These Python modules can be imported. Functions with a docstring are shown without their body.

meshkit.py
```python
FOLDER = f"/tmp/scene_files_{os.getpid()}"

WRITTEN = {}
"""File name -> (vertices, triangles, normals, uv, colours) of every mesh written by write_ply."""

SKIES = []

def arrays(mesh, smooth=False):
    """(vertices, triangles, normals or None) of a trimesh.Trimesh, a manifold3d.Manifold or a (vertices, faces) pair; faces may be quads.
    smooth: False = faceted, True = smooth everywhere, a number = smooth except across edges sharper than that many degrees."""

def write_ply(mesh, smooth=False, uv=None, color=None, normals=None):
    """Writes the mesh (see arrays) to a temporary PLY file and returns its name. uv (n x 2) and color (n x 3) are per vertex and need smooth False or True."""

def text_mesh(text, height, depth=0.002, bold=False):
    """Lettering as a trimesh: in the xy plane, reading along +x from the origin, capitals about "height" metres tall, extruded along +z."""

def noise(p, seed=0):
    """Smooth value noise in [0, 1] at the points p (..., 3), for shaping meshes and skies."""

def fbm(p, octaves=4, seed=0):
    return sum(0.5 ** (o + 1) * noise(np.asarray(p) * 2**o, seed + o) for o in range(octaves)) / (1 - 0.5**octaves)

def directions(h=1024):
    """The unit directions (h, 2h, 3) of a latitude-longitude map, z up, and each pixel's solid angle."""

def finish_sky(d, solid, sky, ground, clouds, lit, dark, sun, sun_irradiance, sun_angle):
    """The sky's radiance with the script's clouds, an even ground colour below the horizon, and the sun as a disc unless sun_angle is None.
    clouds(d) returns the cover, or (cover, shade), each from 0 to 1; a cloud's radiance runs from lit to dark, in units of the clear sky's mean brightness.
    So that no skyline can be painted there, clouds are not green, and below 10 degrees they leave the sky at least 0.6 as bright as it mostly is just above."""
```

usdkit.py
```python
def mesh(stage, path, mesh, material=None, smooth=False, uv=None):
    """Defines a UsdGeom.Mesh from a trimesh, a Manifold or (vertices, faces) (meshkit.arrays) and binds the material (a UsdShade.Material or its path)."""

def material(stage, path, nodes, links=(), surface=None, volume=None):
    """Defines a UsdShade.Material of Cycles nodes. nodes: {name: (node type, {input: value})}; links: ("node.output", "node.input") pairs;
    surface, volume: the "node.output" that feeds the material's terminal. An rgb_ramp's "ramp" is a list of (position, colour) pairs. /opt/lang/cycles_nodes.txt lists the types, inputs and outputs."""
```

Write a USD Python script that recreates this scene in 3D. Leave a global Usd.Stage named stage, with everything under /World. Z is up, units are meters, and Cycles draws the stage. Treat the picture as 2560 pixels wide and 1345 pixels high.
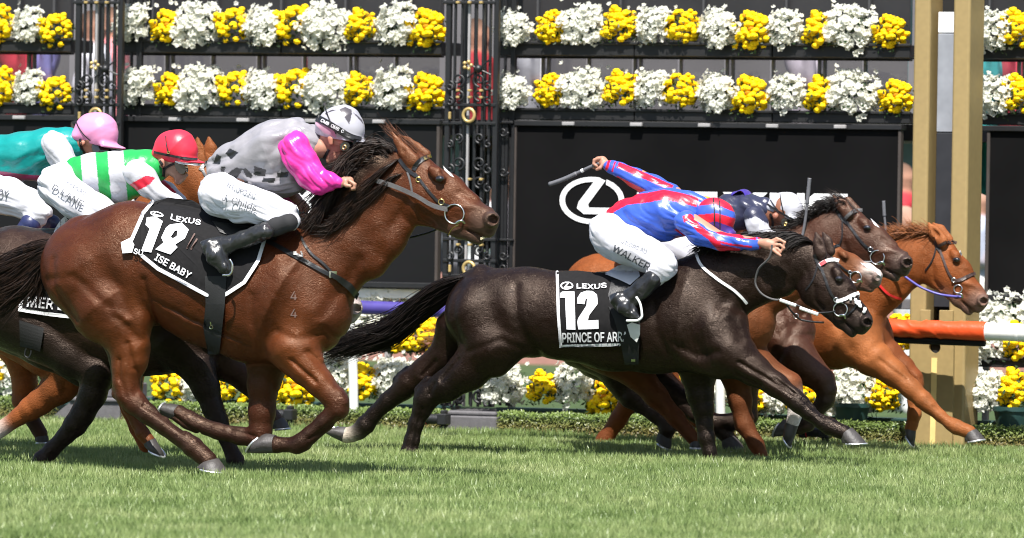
import math, random
import numpy as np, trimesh, shapely, shapely.geometry as sg, shapely.affinity as sa, shapely.ops
from scipy.ndimage import map_coordinates
import usdkit, meshkit
from pxr import Usd, UsdGeom, UsdLux, UsdShade, Gf, Sdf, Vt

stage = Usd.Stage.CreateInMemory()
UsdGeom.SetStageUpAxis(stage, 'Z')
UsdGeom.Xform.Define(stage, '/World')
rng = np.random.default_rng(7)
random.seed(7)

# ---------------------------------------------------------------- camera: +X runs along the track, +Y away across it
F = 16400.0                                   # focal length in photograph pixels (2560 across)
A = math.atan(.38); CA, SA = math.cos(A), math.sin(A)
ROLL, PITCH, EYE = .0155, 184.5/16400, np.array([0, 0, 1.7])
fw, rt, up = np.array([-SA, CA, 0]), np.array([CA, SA, 0]), np.array([0, 0, 1.])
CR = rt*math.cos(ROLL)+up*math.sin(ROLL); CU = up*math.cos(ROLL)-rt*math.sin(ROLL)
CF = fw*math.cos(PITCH)-CU*math.sin(PITCH); CU = CU*math.cos(PITCH)+fw*math.sin(PITCH)
cam = UsdGeom.Camera.Define(stage, '/World/camera')
m4 = np.eye(4); m4[0, :3], m4[1, :3], m4[2, :3], m4[3, :3] = CR, CU, -CF, EYE
cam.AddTransformOp().Set(Gf.Matrix4d(m4.tolist()))
cam.CreateHorizontalApertureAttr(36.0); cam.CreateVerticalApertureAttr(36.0*538/1024)
cam.CreateFocalLengthAttr(36.0*F/2560)
cam.CreateFStopAttr(3.6); cam.CreateFocusDistanceAttr(39.6)
cam.CreateClippingRangeAttr(Gf.Vec2f(1, 2000))
cam.CreateExposureAttr(1.0)

# ---------------------------------------------------------------- sky and sun
sdir = rt*-.04+fw*-.54+up*.86; sdir /= np.linalg.norm(sdir)      # towards the sun
sel, srot = math.asin(sdir[2]), math.atan2(sdir[0], sdir[1])
dome = UsdLux.DomeLight.Define(stage, '/World/sky')
skym = usdkit.material(stage, '/World/Looks/sky_light', {
    'tc': ('texture_coordinate', {}),
    'sky': ('sky_texture', {'sky_type': 'single_scattering', 'sun_disc': False, 'sun_elevation': sel, 'sun_rotation': srot, 'aerosol_density': 1.5}),
    'bg': ('background_shader', {'strength': .08})},
    [('sky.color', 'bg.color')], surface='bg.background')
UsdShade.MaterialBindingAPI.Apply(dome.GetPrim()).Bind(skym)
dome.GetPrim().SetCustomDataByKey('kind', 'structure')
sun = UsdLux.DistantLight.Define(stage, '/World/sun')
sun.CreateIntensityAttr(1.25); sun.CreateAngleAttr(.5); sun.CreateColorAttr(Gf.Vec3f(1, .97, .925)); sun.CreateNormalizeAttr(True)
zz = sdir; xx = np.cross([0, 0, 1], zz); xx /= np.linalg.norm(xx); yy = np.cross(zz, xx)
m4 = np.eye(4); m4[0, :3], m4[1, :3], m4[2, :3] = xx, yy, zz
sun.AddTransformOp().Set(Gf.Matrix4d(m4.tolist()))

# ---------------------------------------------------------------- photograph pixels -> places
def ray(px, py):
    px, py = np.asarray(px, float), np.asarray(py, float)
    return CF+((px-1280)/F)[..., None]*CR-((py-672.5)/F)[..., None]*CU
def W(px, py, Y):                              # where the sight line meets the upright plane Y
    d = ray(px, py)
    return EYE+d*(np.asarray(Y, float)/d[..., 1])[..., None]
def G(px, py):                                 # ... meets the ground
    d = ray(px, py)
    return EYE+d*(-EYE[2]/d[..., 2])[..., None]
def proj(P):
    v = np.asarray(P, float)-EYE; z = v@CF
    return 1280+F*(v@CR)/z, 672.5-F*(v@CU)/z
def mpp(px, py, Y):                            # metres per photograph pixel there
    return ((W(px, py, Y)-EYE)@CF)/F

# ---------------------------------------------------------------- prims
used = {}
def numbered(parent, name):
    k = (parent, name); n = used.get(k, 0); used[k] = n+1
    return f'{parent}/{name}' + (f'_{n:03d}' if n else '')
LOC = {}
def thing(name, label, cat, loc, group=None, kind=None):
    p = numbered('/World', name)
    x = UsdGeom.Xform.Define(stage, p); x.AddTranslateOp().Set(Gf.Vec3d(*map(float, loc)))
    LOC[p] = np.array(loc, float); tag(x.GetPrim(), label, cat, group, kind)
    return p
def tag(pr, label=None, cat=None, group=None, kind=None):
    for k, v in (('label', label), ('category', cat), ('group', group), ('kind', kind)):
        if v: pr.SetCustomDataByKey(k, v)
def put(parent, name, mesh, mat, smooth=False, colors=None, label=None, kind=None, extra=None):
    p = numbered(parent, name); loc = LOC.get(parent, LOC.get('/'.join(parent.split('/')[:3]), np.zeros(3)))
    if isinstance(mesh, trimesh.Trimesh): v, f = np.array(mesh.vertices), np.array(mesh.faces)
    else: v, f = np.asarray(mesh[0], float), np.asarray(mesh[1], int)
    m = usdkit.mesh(stage, p, trimesh.Trimesh(v-loc, f, process=False), MAT[mat] if isinstance(mat, str) else mat, smooth)
    for nm, val in ((('coat', colors),) if colors is not None else ())+tuple((extra or {}).items()):
        val = np.asarray(val, np.float32)
        if val.ndim == 2: UsdGeom.PrimvarsAPI(m).CreatePrimvar(nm, Sdf.ValueTypeNames.Color3fArray, 'vertex').Set(Vt.Vec3fArray.FromNumpy(val))
        else: UsdGeom.PrimvarsAPI(m).CreatePrimvar(nm, Sdf.ValueTypeNames.FloatArray, 'vertex').Set(Vt.FloatArray.FromNumpy(val))
    tag(m.GetPrim(), label=label, kind=kind)
    return p
def top(name, mesh, mat, label=None, cat=None, group=None, kind=None, smooth=False, colors=None):
    p = put('/World', name, mesh, mat, smooth, colors); tag(stage.GetPrimAtPath(p), label, cat, group, kind)
    return p
def curves(parent, name, strands, widths, mat, kind=None, label=None):
    p = numbered(parent, name); loc = LOC.get(parent, LOC.get('/'.join(parent.split('/')[:3]), np.zeros(3)))
    c = UsdGeom.BasisCurves.Define(stage, p); c.CreateTypeAttr('linear')
    c.CreatePointsAttr(Vt.Vec3fArray.FromNumpy((np.concatenate(strands)-loc).astype(np.float32)))
    c.CreateCurveVertexCountsAttr(Vt.IntArray.FromNumpy(np.array([len(s) for s in strands], np.int32)))
    c.CreateWidthsAttr(Vt.FloatArray.FromNumpy(np.concatenate(widths).astype(np.float32))); c.SetWidthsInterpolation('vertex')
    UsdShade.MaterialBindingAPI.Apply(c.GetPrim()).Bind(MAT[mat]); tag(c.GetPrim(), label=label, kind=kind)
    return p
def cat(ms):
    ms = [m if isinstance(m, trimesh.Trimesh) else trimesh.Trimesh(m[0], m[1], process=False) for m in ms]
    return trimesh.util.concatenate(ms)
def box(x0, x1, y0, y1, z0, z1, bev=.0):
    if bev:
        b = bev; v = []
        for sx, X in ((1, x0), (-1, x1)):
            for sy, Y in ((1, y0), (-1, y1)):
                for sz, Z in ((1, z0), (-1, z1)):
                    v += [(X, Y+sy*b, Z+sz*b), (X+sx*b, Y, Z+sz*b), (X+sx*b, Y+sy*b, Z)]
        return trimesh.convex.convex_hull(np.array(v))
    m = trimesh.creation.box([x1-x0, y1-y0, z1-z0]); m.apply_translation([(x0+x1)/2, (y0+y1)/2, (z0+z1)/2]); return m
def tube(P, r, n=8, closed=False, caps=True):
    P = np.asarray(P, float); k = len(P); r = np.broadcast_to(np.asarray(r, float), (k,))
    T = np.roll(P, -1, 0)-np.roll(P, 1, 0) if closed else np.gradient(P, axis=0)
    T /= np.maximum(np.linalg.norm(T, axis=1, keepdims=True), 1e-9)
    u = np.cross(T[0], [0, 0, 1.]); u = u if np.linalg.norm(u) > .1 else np.cross(T[0], [1., 0, 0])
    U = []
    for t in T:
        u = u-t*(u@t); u = u/np.linalg.norm(u); U.append(u)
    U = np.array(U); V = np.cross(T, U)
    a = np.arange(n)/n*2*math.pi
    v = (P[:, None]+(U[:, None]*np.cos(a)[None, :, None]+V[:, None]*np.sin(a)[None, :, None])*r[:, None, None]).reshape(-1, 3)
    i, j = np.meshgrid(np.arange(k if closed else k-1), np.arange(n), indexing='ij'); i2, j2 = (i+1) % k, (j+1) % n
    f = np.stack([i*n+j, i*n+j2, i2*n+j2, i2*n+j], -1).reshape(-1, 4)
    f = np.vstack([f[:, [0, 2, 1]], f[:, [0, 3, 2]]])
    if not closed and caps:
        v = np.vstack([v, P[:1], P[-1:]]); a0, a1 = len(v)-2, len(v)-1; j = np.arange(n); j2 = (j+1) % n
        f = np.vstack([f, np.stack([np.full(n, a0), j, j2], 1), np.stack([np.full(n, a1), (k-1)*n+j2, (k-1)*n+j], 1)])
    return trimesh.Trimesh(v, f, process=False)
def spline(P, n=40):
    P = np.asarray(P, float); t = np.concatenate([[0], np.cumsum(np.linalg.norm(np.diff(P[:, :2], axis=0), axis=1)+1e-9)]); s = np.linspace(0, t[-1], n)
    if len(P) < 3: return np.stack([np.interp(s, t, c) for c in P.T], 1)
    from scipy.interpolate import PchipInterpolator
    return PchipInterpolator(t, P)(s)

# ---------------------------------------------------------------- materials
MAT = {}
def mk(name, nodes, links, surface='p.BSDF'):
    MAT[name] = usdkit.material(stage, f'/World/Looks/{name}', nodes, links, surface=surface); return MAT[name]
def plain(name, col, rough=.5, metallic=0., bump=0., bscale=60, vary=.12, spec=.5, coat=0., sheen=0., stretch=None):
    n = {'tc': ('texture_coordinate', {}), 'mp': ('mapping', {'scale': stretch or (1, 1, 1)}),
         'nz': ('noise_texture', {'scale': bscale, 'detail': 4}), 'nb': ('noise_texture', {'scale': bscale*.17, 'detail': 3}),
         'rp': ('rgb_ramp', {'ramp': [(.3, tuple(c*(1-vary) for c in col)), (.7, tuple(min(1, c*(1+vary)) for c in col))]}),
         'bp': ('bump', {'strength': max(bump, .001), 'distance': .01}),
         'p': ('principled_bsdf', {'roughness': rough, 'metallic': metallic, 'specular_ior_level': spec, 'coat_weight': coat, 'coat_roughness': .15, 'sheen_weight': sheen})}
    l = [('tc.object', 'mp.vector'), ('mp.vector', 'nz.vector'), ('mp.vector', 'nb.vector'), ('nb.fac', 'rp.fac'), ('rp.color', 'p.base_color')]
    if bump: l += [('nz.fac', 'bp.height'), ('bp.normal', 'p.normal')]
    return mk(name, n, l)
def attrmat(name, rough=.4, bump=.2, bscale=40, vary=.25, spec=.5, sheen=0., coat=0., stretch=(1, 1, 1), bdist=.01, coatr=.25, wr=None):
    n = {'at': ('attribute', {'attribute': 'coat'}), 'tc': ('texture_coordinate', {}), 'mp': ('mapping', {'scale': stretch}),
         'nz': ('noise_texture', {'scale': bscale, 'detail': 5, 'distortion': .4}), 'nb': ('noise_texture', {'scale': 9, 'detail': 4}),
         'rp': ('rgb_ramp', {'ramp': [(.3, (1-vary,)*3), (.7, (1+vary,)*3)]}),
         'mx': ('mix', {'mix_type': 'multiply', 'fac': 1.}),
         'rr': ('map_range', {'from_min': .3, 'from_max': .7, 'to_min': rough-.08, 'to_max': rough+.12}),
         'bp': ('bump', {'strength': bump, 'distance': bdist}),
         'p': ('principled_bsdf', {'specular_ior_level': spec, 'sheen_weight': sheen, 'sheen_roughness': .4, 'coat_weight': coat, 'coat_roughness': coatr})}
    l = [('tc.object', 'mp.vector'), ('mp.vector', 'nz.vector'), ('tc.object', 'nb.vector'), ('nb.fac', 'rp.fac'), ('at.color', 'mx.color1'), ('rp.color', 'mx.color2'),
         ('mx.color', 'p.base_color'), ('nb.fac', 'rr.value'), ('rr.result', 'p.roughness'), ('nz.fac', 'bp.height'), ('bp.normal', 'p.normal')]
    return mk(name, n, l)
def hairmat(name, c0, c1, rough=.4):
    n = {'g': ('geometry', {}), 'hi': ('hair_info', {}), 'tc': ('texture_coordinate', {}), 'nz': ('noise_texture', {'scale': 35, 'detail': 3}),
         'rp': ('rgb_ramp', {'ramp': [(.3, c0), (.7, c1)]}), 'p': ('principled_bsdf', {'roughness': rough, 'specular_ior_level': .22})}
    return mk(name, n, [('tc.object', 'nz.vector'), ('nz.fac', 'rp.fac'), ('rp.color', 'p.base_color')])
# ---------------------------------------------------------------- bodies: blended tapering limbs, sampled on a grid and skinned
def nets(f, o, h):
    ins = f < 0
    n = np.zeros(tuple(s-1 for s in f.shape), np.int8)
    for a, b, c in np.ndindex(2, 2, 2): n += ins[a:f.shape[0]-1+a, b:f.shape[1]-1+b, c:f.shape[2]-1+c]
    act = np.argwhere((n > 0) & (n < 8))
    idx = np.full(n.shape, -1, np.int32); idx[tuple(act.T)] = np.arange(len(act))
    val = {c: f[act[:, 0]+c[0], act[:, 1]+c[1], act[:, 2]+c[2]] for c in np.ndindex(2, 2, 2)}
    s = np.zeros((len(act), 3)); k = np.zeros(len(act))
    for c in np.ndindex(2, 2, 2):
        for ax in range(3):
            if c[ax] == 0:
                e = list(c); e[ax] = 1; a, b = val[c], val[tuple(e)]; m = (a < 0) != (b < 0)
                t = np.where(m, a/np.where(m, a-b, 1), 0); p = np.tile(np.array(c, float), (len(act), 1)); p[:, ax] += t
                s += np.where(m[:, None], p, 0); k += m
    v = o+(act+s/k[:, None])*h; faces = []
    for ax in range(3):
        sl0 = [slice(None)]*3; sl1 = [slice(None)]*3; sl0[ax] = slice(0, -1); sl1[ax] = slice(1, None)
        a, b = ins[tuple(sl0)], ins[tuple(sl1)]; e = np.argwhere(a != b); u, w = (ax+1) % 3, (ax+2) % 3
        ok = (e[:, u] > 0) & (e[:, w] > 0) & (e[:, u] < n.shape[u]) & (e[:, w] < n.shape[w]); e = e[ok]; q = []
        for du, dw in ((1, 1), (0, 1), (0, 0), (1, 0)):
            c = e.copy(); c[:, u] -= du; c[:, w] -= dw; q.append(idx[tuple(c.T)])
        q = np.stack(q, 1); fl = ~a[tuple(e.T)]; q[fl] = q[fl][:, ::-1]; faces.append(q)
    q = np.vstack(faces); q = q[(q >= 0).all(1)]
    return v, np.vstack([q[:, [0, 1, 2]], q[:, [0, 2, 3]]])

class Body:
    """prims: chains of balls given in photograph pixels in the upright plane Y, joined into tapering limbs and blended."""
    def __init__(s, Y, k=.03):
        s.Y, s.k, s.P, s.S, s.C = Y, k, [], [], []
    def chain(s, pts, dy=0., q=1., c=None, k=None, sub=False):
        """pts: (px, py, radius px[, extra dy[, q]])"""
        P = []
        for p in pts:
            y = s.Y+dy+(p[3] if len(p) > 3 else 0); P.append((W(p[0], p[1], y), p[2]*mpp(p[0], p[1], y), p[4] if len(p) > 4 else q))
        if len(P) == 1: P = P*2
        for a, b in zip(P[:-1], P[1:]):
            s.P.append((a[0], b[0], a[1], b[1], (a[2]+b[2])/2, c, s.k if k is None else k, sub))
        return s
    def stroke(s, pts, sg_, amp, dy=-.2):
        """a furrow (amp > 0) or ridge (amp < 0), metres, along pixels on the near side"""
        s.S.append((W(np.array([p[0] for p in pts]), np.array([p[1] for p in pts]), s.Y+dy), sg_*mpp(pts[0][0], pts[0][1], s.Y), amp, s.Y+dy)); return s
    def cut(s, a, b):
        """keeps what lies on the left of the pixel line a -> b (image seen upright)"""
        A_, B_ = W(*a, s.Y), W(*b, s.Y); d = B_-A_; n = np.array([d[2], 0, -d[0]]); s.C.append((A_, n/np.linalg.norm(n))); return s
    @staticmethod
    def dist(p, a, b, ra, rb, q):
        sc = np.array([1, 1/q, 1]); pa = (p-a)*sc; ab = (b-a)*sc; l = ab@ab
        t = np.clip(pa@ab/l, 0, 1) if l > 1e-12 else np.zeros(p.shape[:-1])
        return np.linalg.norm(pa-t[..., None]*ab, axis=-1)-(ra+t*(rb-ra))
    def build(s, h=.01, noise=0., nscale=6, seed=0, fold=None):
        lo = np.min([np.minimum(a-ra, b-rb) for a, b, ra, rb, *_ in s.P], 0)-.05; hi = np.max([np.maximum(a+ra, b+rb) for a, b, ra, rb, *_ in s.P], 0)+.05
        s.o, s.h = lo, h; N = np.ceil((hi-lo)/h).astype(int)+1
        ax = [lo[i]+np.arange(N[i])*h for i in range(3)]; f = np.full(N, .2, np.float32)
        for a, b, ra, rb, q, c, k, sub in s.P:
            pad = 2*k+.02; l = np.minimum(a-ra, b-rb)-pad; u = np.maximum(a+ra, b+rb)+pad
            i0 = np.clip(((l-lo)/h).astype(int), 0, N); i1 = np.clip(((u-lo)/h).astype(int)+2, 0, N)
            if (i1 <= i0).any(): continue
            g = np.stack(np.meshgrid(*[ax[i][i0[i]:i1[i]] for i in range(3)], indexing='ij'), -1)
            d = s.dist(g, a, b, ra, rb, q).astype(np.float32); sl = tuple(slice(i0[i], i1[i]) for i in range(3)); o = f[sl]
            if sub:
                d = -d; hh = np.maximum(k-np.abs(o-d), 0)/k; f[sl] = np.maximum(o, d)+hh*hh*k/4
            else:
                hh = np.maximum(k-np.abs(o-d), 0)/k; f[sl] = np.minimum(o, d)-hh*hh*k/4
        if s.S:
            for P, sg2, amp, y in s.S:
                amp = amp*(1.5 if sg2 < .018 else 1.05)
                i0 = np.clip(((P.min(0)-3*sg2-lo)/h).astype(int), 0, N); i1 = np.clip(((P.max(0)+3*sg2-lo)/h).astype(int)+2, 0, N)
                X, Z = np.meshgrid(ax[0][i0[0]:i1[0]], ax[2][i0[2]:i1[2]], indexing='ij'); g = np.stack([X, Z], -1); d = np.full(X.shape, 9.)
                Q = P[:, [0, 2]]
                for a, b in zip(Q[:-1], Q[1:]):
                    ab = b-a; t = np.clip((g-a)@ab/max(ab@ab, 1e-9), 0, 1); d = np.minimum(d, np.linalg.norm(g-a-t[..., None]*ab, axis=-1))
                w = amp*np.exp(-(d/sg2)**2)
                f[i0[0]:i1[0], :, i0[2]:i1[2]] += w[:, None, :].astype(np.float32)
        for P, n in s.C:
            X, Z = np.meshgrid(ax[0], ax[2], indexing='ij'); f[:] = np.maximum(f, ((X-P[0])*n[0]+(Z-P[2])*n[2]).astype(np.float32)[:, None, :])
        s.f = f
        v, fc = nets(f, lo, h)
        if noise:
            nn = meshkit.fbm(v*nscale, 3, seed)-.5; nn = nn+.45*(meshkit.fbm(v*nscale*3.1, 2, seed+3)-.5)
            m = trimesh.Trimesh(v, fc, process=False); rad = np.ones(len(v))*.02; w = np.full(len(v), 1e-6)
            for a, b, ra, rb, q, c, k, sub in s.P:
                l = np.minimum(a-ra, b-rb)-.05; u = np.maximum(a+ra, b+rb)+.05; g = ((v > l) & (v < u)).all(1)
                if g.any() and not sub: e = np.exp(-np.abs(s.dist(v[g], a, b, ra, rb, q))/.02); rad[g] += e*(ra+rb)/2; w[g] += e
            v = v+m.vertex_normals*(nn*noise*np.clip(rad/w/.22, .12, 1.3))[:, None]
        if fold:                                   # (direction along the fold px, folds per metre, depth)
            m = trimesh.Trimesh(v, fc, process=False); d = W(1280+fold[0][0], 600+fold[0][1], s.Y)-W(1280, 600, s.Y); d /= np.linalg.norm(d)
            al = (v@d)[:, None]*d; q = (v-al)*fold[1]+al*fold[1]*.22; q = q+1.4*np.stack([meshkit.noise(v*5+7*i, seed+i) for i in range(3)], 1)
            r = .5+.5*np.sin(9*meshkit.noise(q*.62, seed)); r2 = .5+.5*np.sin(9*meshkit.noise(q*1.3+9, seed+5))
            am = fold[2]*(.35+1.3*meshkit.noise(v*6, seed+3)); v = v+m.vertex_normals*((r**1.3-.45+.4*(r2-.5))*am)[:, None]
        s.v, s.fc = v, fc
        return s
    def colors(s, pal, sharp=.015, base='b'):
        out = np.zeros((len(s.v), 3)); w = np.full(len(s.v), 1e-12)
        for a, b, ra, rb, q, c, k, sub in s.P:
            if sub: continue
            l = np.minimum(a-ra, b-rb)-.08; u = np.maximum(a+ra, b+rb)+.08; m = ((s.v > l) & (s.v < u)).all(1)
            if not m.any(): continue
            d = np.abs(s.dist(s.v[m], a, b, ra, rb, q)); e = np.exp(-d/sharp)
            out[m] += e[:, None]*np.array(pal[c or base]); w[m] += e
        return out/w[:, None]
    def sample(s, p):
        return map_coordinates(s.f, ((p-s.o)/s.h).reshape(-1, 3).T, order=1, mode='nearest').reshape(p.shape[:-1])

class Drape:
    """lays things on the camera-facing side of the given bodies"""
    def __init__(s, *bodies): s.B = bodies
    def Y(s, px, py, near=.55, far=.35):
        """depth plane of the first skin met along the sight line; closest pass where it misses"""
        y0 = s.B[0].Y; ys = np.arange(y0-near, y0+far, .008)
        P = W(np.asarray(px)[:, None]+0*ys, np.asarray(py)[:, None]+0*ys, np.broadcast_to(ys, (len(px), len(ys))))
        f = np.min([b.sample(P) for b in s.B], 0)
        hit = f < 0; i = np.where(hit.any(1), hit.argmax(1), f.argmin(1)); j = np.maximum(i-1, 0); r = np.arange(len(px))
        t = np.where(hit.any(1) & (i > 0), f[r, j]/np.maximum(f[r, j]-f[r, i], 1e-6), 1)
        return ys[j]+(ys[i]-ys[j])*np.clip(t, 0, 1)
    def at(s, px, py, off=0.):
        px, py = np.atleast_1d(np.asarray(px, float)), np.atleast_1d(np.asarray(py, float)); return W(px, py, s.Y(px, py)-off)
    def sheet(s, poly, off, thick=.003, edge=14., wave=0., smooth=0, maxout=None):
        """a cloth cut to the pixel outline"""
        poly = poly.buffer(0); parts = []
        for g in getattr(poly, 'geoms', [poly]):
            v2, f2 = trimesh.creation.triangulate_polygon(g, engine='earcut')
            v2, f2 = trimesh.remesh.subdivide_to_size(np.c_[v2, np.zeros(len(v2))], f2, edge, max_iter=12)
            parts.append(trimesh.Trimesh(v2, f2, process=False))
        m = trimesh.util.concatenate(parts); m.merge_vertices(); return s.lay(m, off, thick, wave, smooth)
    def lay(s, m, off, thick, wave=0., smooth=0):
        v, f = np.array(m.vertices), np.array(m.faces)
        a = np.cross(v[f[:, 1]]-v[f[:, 0]], v[f[:, 2]]-v[f[:, 0]])[:, 2]; f[a > 0] = f[a > 0][:, ::-1]   # faces the camera (pixel y is down)
        Y = s.Y(v[:, 0], v[:, 1])
        if smooth:
            from scipy.sparse import coo_matrix, diags
            e = np.vstack([f[:, [0, 1]], f[:, [1, 2]], f[:, [2, 0]]]); e = np.vstack([e, e[:, ::-1]]); M = coo_matrix((np.ones(len(e)), e.T), (len(v),)*2).tocsr(); M.data[:] = 1
            M = diags(1/np.maximum(np.asarray(M.sum(1)).ravel(), 1))@M; Y1 = Y.copy()
            for _ in range(smooth): Y1 = np.minimum(.5*Y1+.5*(M@Y1), Y)
            Y = Y1
        Y = Y-off
        if wave: Y = Y-wave*meshkit.fbm(np.c_[v[:, :2]/45, 0*Y], 3, 5)
        fr = W(v[:, 0], v[:, 1], Y-thick); bk = W(v[:, 0], v[:, 1], Y)
        n = len(v); e = np.sort(np.vstack([f[:, [0, 1]], f[:, [1, 2]], f[:, [2, 0]]]), 1); de = np.vstack([f[:, [0, 1]], f[:, [1, 2]], f[:, [2, 0]]])
        _, inv, cnt = np.unique(e, axis=0, return_inverse=True, return_counts=True); b = de[cnt[inv.ravel()] == 1]
        side = np.vstack([np.stack([b[:, 1], b[:, 0], b[:, 0]+n], 1), np.stack([b[:, 1], b[:, 0]+n, b[:, 1]+n], 1)])
        fr_bk = np.vstack([fr, bk]); s.last = np.vstack([v, v])
        return trimesh.Trimesh(fr_bk, np.vstack([f, f[:, ::-1]+n, side]), process=False)
    def strap(s, pts, width, off=.002, thick=.004, n=None):
        P = spline(np.array(pts, float), n or max(6, int(sum(np.hypot(*np.diff(np.array(pts, float)[:, :2], axis=0).T))/9)))
        return s.sheet(sg.LineString(P[:, :2]).buffer(width/2, cap_style='flat'), off, thick, 12.)
    def text(s, txt, at, u, h, off, thick=.002, bold=False, warp=None, wave=.0, smooth=0):
        """lettering with its baseline from pixel at along direction u (unit), capitals h px"""
        m = meshkit.text_mesh(txt, 1., .1, bold); t = np.array(m.triangles); nz = np.array(m.face_normals)[:, 2] > .5; t = t[nz]
        v, f = t.reshape(-1, 3)*[h, h, 0], np.arange(len(t)*3).reshape(-1, 3)
        u = np.array(u, float); w = np.linalg.norm(u); u /= w; q = np.array([-u[1], u[0]])
        x, y = v[:, 0]*w, v[:, 1]
        if warp is not None: x, y = warp(x, y)
        P = np.array(at)+x[:, None]*u-y[:, None]*q
        mm = trimesh.Trimesh(np.c_[P, 0*x], f, process=False); mm.merge_vertices()
        v2, f2 = trimesh.remesh.subdivide_to_size(mm.vertices, mm.faces, 12., max_iter=10); mm = trimesh.Trimesh(v2, f2, process=False); mm.merge_vertices()
        return s.lay(mm, off, thick, wave, smooth)
def hull(P): return trimesh.convex.convex_hull(np.asarray(P))
def ring(c, n, r, k=16, sq=(1, 1)):
    n = np.array(n, float); n /= np.linalg.norm(n); u = np.cross(n, [.13, .9, .2]); u /= np.linalg.norm(u); w = np.cross(n, u); a = np.arange(k)/k*2*math.pi
    return np.array(c)+r*(sq[0]*np.cos(a)[:, None]*u+sq[1]*np.sin(a)[:, None]*w)
# ---------------------------------------------------------------- horses
def coatmat(name, rough, bump=.62, spec=.34, coat=.1, tint=(1, .8, .65)):
    n = {'at': ('attribute', {'attribute': 'coat'}), 'tc': ('texture_coordinate', {}), 'mp': ('mapping', {'scale': (75, 75, 150)}), 'mp2': ('mapping', {'scale': (15, 15, 21)}),
         'nh': ('noise_texture', {'scale': 1., 'detail': 3, 'distortion': 1.2}), 'nv': ('noise_texture', {'scale': 1., 'detail': 5, 'distortion': .8}), 'nb': ('noise_texture', {'scale': 5, 'detail': 5, 'roughness': .6}),
         'rp': ('rgb_ramp', {'ramp': [(.28, (.70,)*3), (.5, (1.,)*3), (.72, (1.28,)*3)]}), 'r2': ('rgb_ramp', {'ramp': [(.3, (.86,)*3), (.7, (1.14,)*3)]}),
         'mx': ('mix', {'mix_type': 'multiply', 'fac': 1.}), 'm2': ('mix', {'mix_type': 'multiply', 'fac': 1.}), 'rr': ('map_range', {'from_min': .3, 'from_max': .7, 'to_min': rough-.14, 'to_max': rough+.16}),
         'ad': ('math', {'math_type': 'multiply_add', 'value2': .75}), 'sv': ('math', {'math_type': 'multiply', 'value2': .45}), 'bp': ('bump', {'strength': bump, 'distance': .010}),
         'p': ('principled_bsdf', {'specular_ior_level': spec, 'specular_tint': tint, 'sheen_weight': .0, 'sheen_roughness': .35, 'coat_weight': coat, 'coat_roughness': .35})}
    l = [('tc.object', 'mp.vector'), ('tc.object', 'mp2.vector'), ('mp.vector', 'nh.vector'), ('mp2.vector', 'nv.vector'), ('tc.object', 'nb.vector'), ('nb.fac', 'rp.fac'), ('nh.fac', 'r2.fac'), ('at.color', 'mx.color1'), ('rp.color', 'mx.color2'),
         ('mx.color', 'm2.color1'), ('r2.color', 'm2.color2'), ('m2.color', 'p.base_color'), ('nv.fac', 'rr.value'), ('rr.result', 'p.roughness'), ('nh.fac', 'ad.value1'), ('nv.fac', 'sv.value1'), ('sv.value', 'ad.value3'), ('ad.value', 'bp.height'), ('bp.normal', 'p.normal')]
    mk(name, n, l)
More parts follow.
